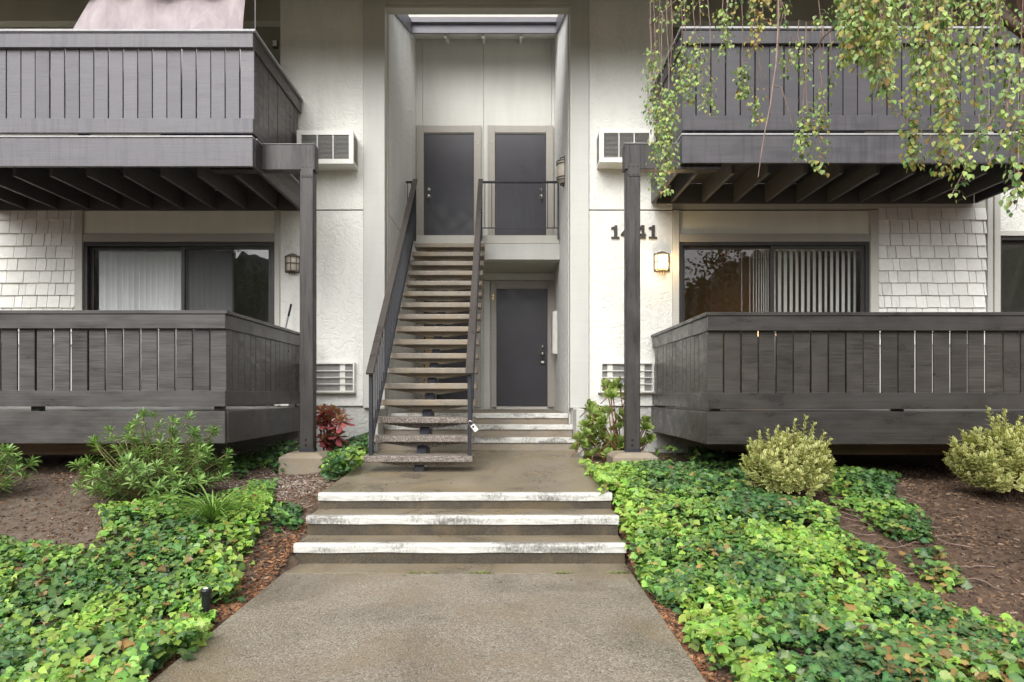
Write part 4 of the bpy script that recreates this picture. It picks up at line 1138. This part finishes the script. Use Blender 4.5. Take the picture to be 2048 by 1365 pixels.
# leafy bush with whorled leaves ---------------------------------------
def whorl(L, tip, d, n, size, cols, spread=(.35,1.35)):
    d = Vector(d).normalized(); a = d.orthogonal().normalized(); b = d.cross(a)
    for i in range(n):
        th = i*2.4 + random.uniform(-.3,.3); op = spread[0] + (spread[1]-spread[0])*((i+.5)/n)
        rad = a*math.cos(th) + b*math.sin(th)
        ax = d*math.cos(op) + rad*math.sin(op); nr = d*math.sin(op) - rad*math.cos(op)
        L.add(Vector(tip) - d*.03*(i/n), ax, nr, random.uniform(*size)*(.65+.35*math.sin(min(1.57, .6+i/n))), random.choice(cols))
def shrub(base, tips, label, n, size, cols, fill=260):
    t = empty('leafy_shrub', (base[0], base[1], R(base[2])), label, 'shrub')
    L = Leaves(); S_ = MB(); B = Vector((base[0], base[1], R(base[2])))
    for tp in tips:
        tp = Vector(tp); mid = B.lerp(tp, .5) + Vector((random.gauss(0,.05), random.gauss(0,.05), -.04))
        pts = [B + Vector((random.gauss(0,.03), random.gauss(0,.03), 0))]
        for q in (.3,.6,.85,1.): pts.append((B*(1-q)*(1-q) + mid*2*q*(1-q) + tp*q*q))
        S_.tube(pts, [.010,.008,.006,.005,.003], 5)
        d = (pts[-1]-pts[-2]) + Vector((0,0,.05)); whorl(L, tp, d, n, size, cols)
        for q in (.62,.78,.9):                                 # leaves along the upper stem
            p0 = B*(1-q)*(1-q) + mid*2*q*(1-q) + tp*q*q
            if random.random() < .75: whorl(L, p0, d, n//2, (size[0]*.8, size[1]*.85), [tuple(k*.75 for k in c) for c in cols], (.8,1.5))
    S_.build('stem', plain('shrub_stem', (.20,.17,.07), .6, .3, 30), t, smooth=True)
    L.build('crown', *LANCE, M['leaf'], t); return t
def tips_dome(cx, cy, bz, rx, ry, h, n, top=None):
    out = []
    while len(out) < n:
        a = random.uniform(0, 2*math.pi); e = math.acos(random.uniform(0.02, 1)); k = random.uniform(.55, 1.18)
        x = cx + rx*math.cos(a)*math.sin(e)*k; y = cy + ry*math.sin(a)*math.sin(e)*k; z = bz + .08 + h*math.cos(e)*k
        out.append((x, y, R(z)))
    return out
GREENS = [(.17,.30,.07),(.22,.37,.09),(.13,.25,.06),(.28,.43,.12)]
bx, by = X(312, 5.95), 5.95; bz = g(bx, by)
tp = tips_dome(bx, by, bz, .60, .48, .60, 125)
tp += [(X(px,5.9), 5.9+random.uniform(-.15,.15), R(Zr(py,5.9))) for px, py in ((195,880),(222,905),(262,862),(318,852),(350,862),(375,866),(390,862),(285,880),(240,876),(420,962),(440,955),(405,925),(330,885),(170,950),(185,925))]
shrub((bx, by, bz), tp, 'bushy green shrub with whorled leaves in front of the left deck', 14, (.06,.095), GREENS)
bx, by = X(-52, 5.85), 5.85; bz = g(bx, by)
shrub((bx, by, bz), tips_dome(bx, by, bz, .42, .4, .46, 55), 'second whorled green shrub cut off by the left picture edge', 14, (.06,.095), GREENS)

# strappy grass clump ----------------------------------------------------
bx, by = X(425, 5.25), 5.25; bz = R(g(bx, by)+.10)
m = MB(); L = Leaves()
t = empty('grass_clump', (bx, by, bz), 'arching strappy grass clump beside the whorled shrub', 'grass clump')
vs = []; fs = []; cc = []
for i in range(110):
    a = random.uniform(0, 2*math.pi); ln = random.uniform(.30,.58); el = random.uniform(.6, 1.4); w = random.uniform(.004,.0075)
    d = Vector((math.cos(a), math.sin(a), 0)); sd = Vector((-math.sin(a), math.cos(a), 0)); k = len(vs)
    c = random.choice([(.20,.34,.08),(.26,.42,.10),(.14,.25,.06)])
    for q in np.linspace(0, 1, 6):
        p = Vector((bx, by, bz)) + d*(.02+ln*q*math.cos(el*(1-.5*q))) + Vector((0,0,ln*q*math.sin(el) - ln*.75*q*q*math.sin(el)*(.6+.5*math.cos(el))))
        ww = w*(1-q**3)+.0006; vs += [p-sd*ww+Vector((0,0,.003)), p, p+sd*ww+Vector((0,0,.003))]; cc += [(*c,1)]*3
    for j in range(5):
        b = k+3*j; fs += [(b,b+3,b+4,b+1),(b+1,b+4,b+5,b+2)]
me = bpy.data.meshes.new('blades'); me.from_pydata([tuple(p-Vector((bx,by,bz))) for p in vs], [], fs)
at = me.color_attributes.new('Col','FLOAT_COLOR','POINT'); at.data.foreach_set('color', np.array(cc).reshape(-1)); me.materials.append(M['leafm'])
o = bpy.data.objects.new('blades', me); put(o, (bx,by,bz), t)

# variegated bushes --------------------------------------------------------
def variegated_bush(cx, cy, rx, h, label, n=230, spikes=()):
    bz = g(cx, cy); t = empty('variegated_bush', (cx, cy, R(bz)), label, 'shrub', 'cream and green variegated bushes')
    L = Leaves(); S_ = MB(); B = Vector((cx, cy, R(bz)))
    tips = []
    for i in range(n):
        a = random.uniform(0, 2*math.pi); e = math.acos(random.uniform(-.45, 1)); k = random.uniform(.62, .98) + .30*mnoise.noise((math.cos(a)*2, math.sin(a)*2, e*2+cx))
        tips.append(Vector((cx + rx*math.cos(a)*math.sin(e)*k, cy + rx*.9*math.sin(a)*math.sin(e)*k, R(bz) + h*.47 + h*.47*math.cos(e)*k)))
    for px, py in spikes: y = cy + random.uniform(-.15,.1); tips.append(Vector((X(px,y), y, R(Zr(py,y)))))
    for tp in tips:
        mid = B.lerp(tp, .55) + Vector((0,0,.03)); pts = [B + Vector((random.gauss(0,.02), random.gauss(0,.02), 0)), B.lerp(mid,.6)+Vector((0,0,.02)), mid, tp]
        S_.tube(pts, [.008,.006,.004,.002], 4, False)
        d = (tp - mid).normalized()
        d = (d + Vector((0,0,.55))).normalized(); a_ = d.orthogonal().normalized(); b_ = d.cross(a_)
        m_ = 15
        for j in range(m_):
            q = j/(m_-1); p = tp - d*(.15*(1-q)); th = j*1.571 + (j//2)*.785 + random.uniform(-.25,.25); op = 1.15 - .75*q + random.uniform(-.15,.15)
            rad = a_*math.cos(th)+b_*math.sin(th)
            c = random.choice([(.24,.31,.09),(.32,.38,.13),(.40,.44,.18)])
            if random.random() < .08: c = (.50,.47,.20)
            L.add(p, d*math.cos(op)+rad*math.sin(op), d*math.sin(op)-rad*math.cos(op), random.uniform(.032,.052), c)
    for k in range(4): S_.tube([B + Vector((random.gauss(0,.03), random.gauss(0,.03), -.03)), B + Vector((random.gauss(0,.06), random.gauss(0,.06), .22))], [.016,.010], 6, False)
    S_.build('stem', M['bark'], t)
    L.build('crown', VAR[0], VAR[1], M['leafm'], t, VAR[2], (.86,.81,.37)); return t
variegated_bush(X(1578,6.05), 6.05, .40, .64, 'round cream and green variegated bush nearest the path', 620, ((1518,868),(1500,880),(1555,855),(1590,842),(1612,838),(1628,850),(1648,868),(1660,880),(1575,862),(1535,862)))
variegated_bush(X(2012,6.05), 6.05, .43, .72, 'variegated bush cut off by the right picture edge', 620, ((1978,820),(1985,840),(1960,862),(1998,835),(2010,825),(1945,880),(2035,850),(2040,838),(1930,900)))

# rosette succulents ---------------------------------------------------------
def spoon(w=.26):
    v = []
    for tt, ww, zz in ((0,.25,0),(.4,.6,.02),(.75,1.,.07),(.93,.75,.13),(1.,.15,.16)):
        v += [(-w*ww, tt, zz+.06*ww), (0, tt, zz-.02), (w*ww, tt, zz+.06*ww)]
    f = []
    for i in range(4): k = 3*i; f += [(k,k+3,k+4,k+1),(k+1,k+4,k+5,k+2)]
    return v, f
SP = spoon()
def rosette_mesh(name, n, inner, outer, droop=False, open_=1.0):
    L = Leaves(); T = len(SP[0])
    for i in range(n):
        q = i/(n-1); th = i*2.39996; op = .15 + (1.25 if not droop else 2.2)*q**.8*open_
        rad = Vector((math.cos(th), math.sin(th), 0)); ax = Vector((0,0,1))*math.cos(op) + rad*math.sin(op); nr = Vector((0,0,1))*math.sin(op) - rad*math.cos(op)
        c = tuple(lerp(a, b, q) for a, b in zip(inner, outer)); j = random.uniform(.85,1.15)
        L.add((rad*.05*q) + Vector((0,0,.10*(1-q))), ax, nr, .30+.62*q**.7, tuple(k*j for k in c))
    tc = [.55 if (i%3 != 1 and i > 5) else 0 for i in range(T)]
    o = L.build(name, SP[0], SP[1], M['leafm'], None, tc, (.42,.40,.14) if not droop else outer)
    me = o.data; off = o.location.copy(); me.transform(Matrix.Translation(off)); bpy.data.objects.remove(o); return me
ros = [rosette_mesh('rosette', n_, (.14,.28,.045), (.27,.38,.10)) for n_ in (22, 26)]
t = empty('rosette_succulent', (1.36, 8.15, R(-.78)), 'branching green rosette succulent around the foot of the right post', 'succulent')
S_ = MB(); base = Vector((1.40, 8.25, R(-.80)))
spots = [(1190,820),(1178,842),(1205,845),(1170,870),(1185,888),(1210,872),(1230,860),(1236,842),(1225,780),(1212,772),(1240,778),(1222,795),(1250,800),(1195,905),(1215,895),(1240,890),(1165,898),(1250,875),(1292,845),(1290,858),(1300,878),(1285,888),(1245,830),(1200,860),(1180,826),(1218,826),(1228,905),(1172,855),(1196,832),(1210,908),(1180,912),(1255,905),(1243,915),(1160,885),(1192,874),(1222,882)]
spots += [(px+random.uniform(-13,13), py+random.uniform(-9,9)) for px, py in spots]
for i, (px, py) in enumerate(spots):
    y = 8.15 + random.uniform(-.25,.35); p = Vector((X(px,y), y, R(Zr(py,y))))
    sz = random.uniform(.085,.125)
    mid = base.lerp(p, .55) + Vector((random.gauss(0,.04), 0, -.08)); S_.tube([base + Vector((random.gauss(0,.05),random.gauss(0,.05),0)), base.lerp(mid,.6), mid, p], [.012,.010,.008,.007], 6) if i < 26 else S_.tube([p + Vector((random.gauss(0,.06), .03, -.12)), p], .006, 5)
    share('rosette', ros[i%2], p, t, (random.uniform(.35,1.2), random.uniform(-.6,.6), random.uniform(0,6.28)), (sz,)*3)
S_.build('stem', M['stem'], t, smooth=True)
t = empty('red_succulent', (X(655,8.3), 8.3, R(-.79)), 'wilting dark red rosette succulent beside the left post', 'succulent')
rr_ = rosette_mesh('rosette', 22, (.28,.28,.10), (.50,.12,.15), True)
S_ = MB(); base = Vector((X(652,8.3), 8.3, R(-.80)))
for px, py in ((646,826),(664,822),(678,832),(655,842),(684,845),(640,850),(658,870),(676,874),(664,884),(645,882)):
    y = 8.3+random.uniform(-.12,.12); p = Vector((X(px,y), y, R(Zr(py,y)))); sz = random.uniform(.15,.19)
    S_.tube([base + Vector((random.gauss(0,.03),0,0)), base.lerp(p,.6)+Vector((0,0,-.02)), p], [.012,.010,.009], 6)
    share('rosette', rr_, p, t, (random.uniform(.05,.5), random.uniform(-.4,.4), random.uniform(0,6.28)), (sz,)*3)
S_.build('stem', plain('red_stem', (.10,.03,.025), .6, .3, 30), t, smooth=True)

# weeping birch ------------------------------------------------------------------
t = empty('birch_tree', (3.72, 4.35, R(g(3.72, 4.35))), 'weeping birch with yellowing twigs hanging over the right balcony', 'tree')
tb = [(3.74,4.35,g(3.74,4.35)-.1),(3.66,4.34,.2),(3.50,4.33,1.5),(3.375,4.32,2.2),(3.33,4.32,2.6),(3.20,4.4,3.4),(3.05,4.5,4.6),(2.95,4.5,6.)]
m = MB(); m.tube([(x,y,R(z)) for x,y,z in tb], [.15,.125,.105,.095,.09,.075,.05,.02], 12); m.build('trunk', M['birchbark'], t, smooth=True)
L = Leaves(); S_ = MB(); LB = MB()
limbs = []
def limb(p0, p1, r0, sag=.25):
    p0, p1 = Vector(p0), Vector(p1); pts = []
    for q in np.linspace(0,1,9):
        p = p0.lerp(p1, q) + Vector((0,0,sag*4*q*(1-q)*.5)) + Vector((mnoise.noise((q*3,p1.x,0)), mnoise.noise((q*3,p1.x,5)), mnoise.noise((q*3,p1.x,9))))*.06
        pts.append(p)
    LB.tube(pts, [r0*(1-.85*q) for q in np.linspace(0,1,9)], 7); limbs.append(pts); return pts
for e in ((1.05,4.4,2.75),(1.45,5.0,3.0),(1.75,4.0,2.6),(2.1,3.5,2.45),(2.3,4.6,2.9),(2.55,3.3,2.3),(2.75,3.9,2.6),(1.2,4.0,2.75),(3.4,3.4,2.5)):
    k = random.choice([3,4,4,5]); limb((tb[k][0],tb[k][1],R(tb[k][2])), (e[0], e[1], R(e[2])), .035, .5)
def bcol():
    r = random.random()
    if r < .07: return random.choice([(.42,.36,.08),(.38,.25,.08),(.46,.40,.12)])
    if r < .45: return (random.uniform(.36,.46), random.uniform(.46,.56), random.uniform(.14,.20))
    if r < .87: return (random.uniform(.22,.30), random.uniform(.33,.42), random.uniform(.11,.15))
    return (random.uniform(.06,.10), random.uniform(.12,.17), random.uniform(.04,.06))
def strand(px, y_top, y_bot, Y, leaf_from, dens, yellow=0., sway=0.):
    """one hanging twig: world points from its photo column, at depth Y"""
    n = max(4, int((y_bot-y_top)/25)); pts = []; ph = random.uniform(0,9)
    x0 = X(px, Y); dx = sway
    for i in range(n+1):
        q = i/n; z = R(Zr(lerp(y_top, y_bot, q), Y)); pts.append(Vector((x0 + dx*q*q + .025*mnoise.noise((q*2.5, ph, 0)), Y + .05*mnoise.noise((q*2.5, ph, 3)), z)))
    S_.tube(pts, [lerp(.0029,.0013,i/n) for i in range(n+1)], 4, False)
    tot = (pts[0]-pts[-1]).length
    for _ in range(int(tot*dens*.92)):
        q = random.uniform(max(0,leaf_from), 1.0)
        k = min(n-1, int(q*n)); p = pts[k].lerp(pts[k+1], q*n-k)
        a = random.uniform(0, 2*math.pi); out = Vector((math.cos(a), math.sin(a), 0))
        p2 = p + out*random.uniform(.005,.05) + Vector((0,0,-random.uniform(0,.03)))
        if random.random() < .5: S_.tube([p, p2], [.0009,.0006], 3, False)
        c = bcol() if random.random() > yellow else random.choice([(.44,.38,.10),(.36,.32,.10),(.40,.27,.10)])
        L.add(p2, out*random.uniform(.2,.9) + Vector((0,0,-1.0)), Vector((out.x*.8+random.gauss(0,.5), out.y*.8-.5+random.gauss(0,.4), .5)), random.uniform(.016,.029)*(1.12 if Y < 3.6 else 1.), c)
    # catkins and side twiglets
    if random.random() < .5:
        q = random.uniform(.2,.7); k = int(q*n); a = random.uniform(-1,1); p = pts[k]
        S_.tube([p, p + Vector((a*.04,.0,-.05)), p + Vector((a*.07,.02,-.13))], [.0012,.001,.0007], 3, False)
for a in [(1305,-60,372,4.35,.36,150),(1312,-60,300,4.3,.42,120),(1298,40,250,4.4,.5,70),(1330,20,385,4.1,.50,190),(1338,-40,335,4.1,.58,160),(1342,0,280,4.2,.6,90),(1318,-60,130,4.3,0.1,80),(1372,-60,205,4.2,.55,150),(1388,-60,200,4.3,.5,130),(1362,-60,195,4.2,.55,120),(1405,-60,215,4.1,.55,80),(1420,-60,235,4.3,.7,60),
          (1345,-80,50,4.2,.1,160),(1370,-80,40,4.1,.1,150),(1398,-80,30,4.,.2,90),(1445,-60,112,4.,.35,140),(1455,-60,100,3.9,.4,120),(1485,-60,190,4.1,.74,190),(1512,-80,95,3.8,.1,230,.75),(1522,-80,85,3.8,.1,200,.8),(1500,-80,40,3.9,.0,150),(1470,-80,40,4.,.0,120),(1515,60,245,4.,.62,110,.2),(1555,-80,55,3.8,.0,140),(1570,-80,45,3.7,.2,110),(1558,10,120,3.9,.7,40),
          (1600,40,160,3.9,.25,170,0,.02),(1585,70,155,3.9,.3,150,0,-.06),(1612,45,300,3.8,.6,160),(1605,150,310,3.8,.55,120),(1640,60,345,3.7,.55,130,.3),(1645,50,240,3.7,.6,70),(1680,-80,140,3.7,.1,90),(1636,-80,60,3.6,.7,60),(1660,60,180,3.7,.2,90)]:
    strand(*a)
for i in range(66):
    px = random.choice([random.uniform(1700,1900), random.uniform(1750,2060), random.uniform(1690,1780)])
    env = np.interp(px, [1680,1710,1740,1770,1800,1830,1860,1880,1900,1930,1960,1990,2020,2060], [110,170,130,230,170,340,200,330,345,190,280,230,330,420])
    yb = env*random.uniform(.35,1.0); Y = random.uniform(2.9,3.9)
    strand(px, -120, yb, Y, random.uniform(.0,.35), random.uniform(90,170), 0.03 if random.random() > .2 else .3, random.uniform(-.04,.04))
for a in [(1820,-80,332,3.5,.70,130,.3),(1880,-80,345,3.4,.55,150,.45),(1905,-80,330,3.3,.6,110,.5),(1955,230,395,3.1,.1,110,0,-.13),(1985,200,330,3.1,.0,130,0,-.22),(2035,240,420,3.,.1,150),(2045,180,405,2.95,.1,170,0,-.05),(2020,150,330,3.,.1,170,0,-.08),(2048,100,300,3.,.0,190),(2010,60,230,3.1,.0,170),(1990,-60,160,3.1,.0,160)]:
    strand(*a)
# bare pale twig
S_.tube([(X(px,3.7),3.7,R(Zr(py,3.7))) for px, py in ((1558,-60),(1556,60),(1552,130),(1546,170),(1540,215),(1530,262),(1522,310),(1516,355))], [.006,.0055,.005,.005,.0045,.004,.003,.002], 5)
S_.tube([(X(px,3.7),3.7,R(Zr(py,3.7))) for px, py in ((1546,172),(1562,176),(1575,215),(1586,255))], [.003,.003,.002,.0015], 4)
LB.tube([(X(px,3.7),3.7,R(Zr(py,3.7))) for px, py in ((1760,-90),(1710,8),(1672,50),(1645,76),(1625,110))], [.013,.011,.008,.005,.003], 6)
LB.tube([(X(px,4.2),4.2,R(Zr(py,4.2))) for px, py in ((1420,-90),(1352,2),(1330,22),(1300,52))], [.010,.008,.006,.003], 6)
LB.build('branch', M['bark'], t, smooth=True); S_.build('twig', M['twig'], t)
L.build('crown', *BIRCH, M['leafm'], t)

# fallen twigs on the beds
for lab, pts in (('dark fallen stick on the left bare soil', ((70,1075),(100,1078),(128,1080))), ('small fallen twig at the foot of the right steps', ((1242,1138),(1262,1130)))):
    q = []
    for px, py in pts:
        Y = 4.9; 
        for _ in range(12):
            x = X(px, Y); Y = max(2.5, min(8, -(g(x, Y)+.012)*FOC/(py-790)))
        q.append((X(px,Y), Y, R(g(X(px,Y),Y)+.015)))
    o = MB().tube(q, .009, 6).build('fallen_stick', M['bark']); tag(o, lab, 'stick')

# ------------------------------------------------------------------ what the windows mirror: wooded hills across the street
n1 = 260; vs = []; fs = []
for i in range(n1+1):
    a = math.radians(180 + 150*(i/n1-.5)); d = 70
    h = float(np.interp(-math.tan(a), [-2,-.6,-.404,-.339,0,.256,.387,.55,2], [17,18.5,17.5,14.5,9,11.,16.5,20,17])) + 1.2*mnoise.noise((i*.9, 2., 0)) + 1.0*mnoise.noise((i*2.7, 2., 0))
    for k, (dd, hh) in enumerate(((.72,-2),(.80,.45*h),(.92,.8*h),(1.,h),(1.4,h*.8))):
        vs.append((math.sin(a)*d*dd, math.cos(a)*d*dd, hh + (.6*mnoise.noise((i*.9, k*1.1, 4)) if k else 0)))
for i in range(n1):
    for k in range(4): b = i*5+k; fs.append((b, b+1, b+6, b+5))
hills = MB().add(vs, fs).build('hills', plain('wooded_hill', (.045,.055,.03), .9, .6, 1.2), None, 0, False); tag(hills, 'dark wooded hills across the street', kind='structure')

for k, (x, y, h, rx, lab) in enumerate(((11.5,-20,9.0,2.6,'tall loose tree across the street'),(15.6,-24,12.5,3.4,'broad tree across the street'),(-13.5,-19,8.2,2.8,'rounded tree across the street'),(-19.5,-24,13.,4.,'large dark tree across the street'))):
    t = empty('street_tree', (x, y, -.04), lab, 'tree', 'trees across the street')
    m = MB(); m.tube([(x,y,-.2),(x+.1,y,h*.35),(x-.1,y,h*.8)], [.22,.16,.05], 8)
    for _ in range(9):
        a = random.uniform(0,6.28); z0 = h*random.uniform(.3,.6); m.tube([(x,y,z0),(x+math.cos(a)*rx*.6,y+math.sin(a)*rx*.6,z0+h*.22)], [.07,.02], 5)
    m.build('trunk', M['bark'], t, smooth=True)
    L = Leaves()
    for _ in range(70):
        a = random.uniform(0,6.28); e = random.uniform(-1,1); rr = rx*math.sqrt(1-e*e)*random.uniform(.4,1.); c = Vector((x+rr*math.cos(a), y+rr*math.sin(a), h*.66+e*h*.33))
        for _ in range(34):
            p = c + Vector((random.gauss(0,.33), random.gauss(0,.33), random.gauss(0,.3)))
            L.add(p, (random.gauss(0,1), random.gauss(0,1), -.5), (random.gauss(0,1), random.gauss(0,1), 1), random.uniform(.12,.24), random.choice([(.05,.09,.03),(.07,.12,.035),(.035,.065,.025)]))
    L.build('crown', *BIRCH, M['leafm'], t)
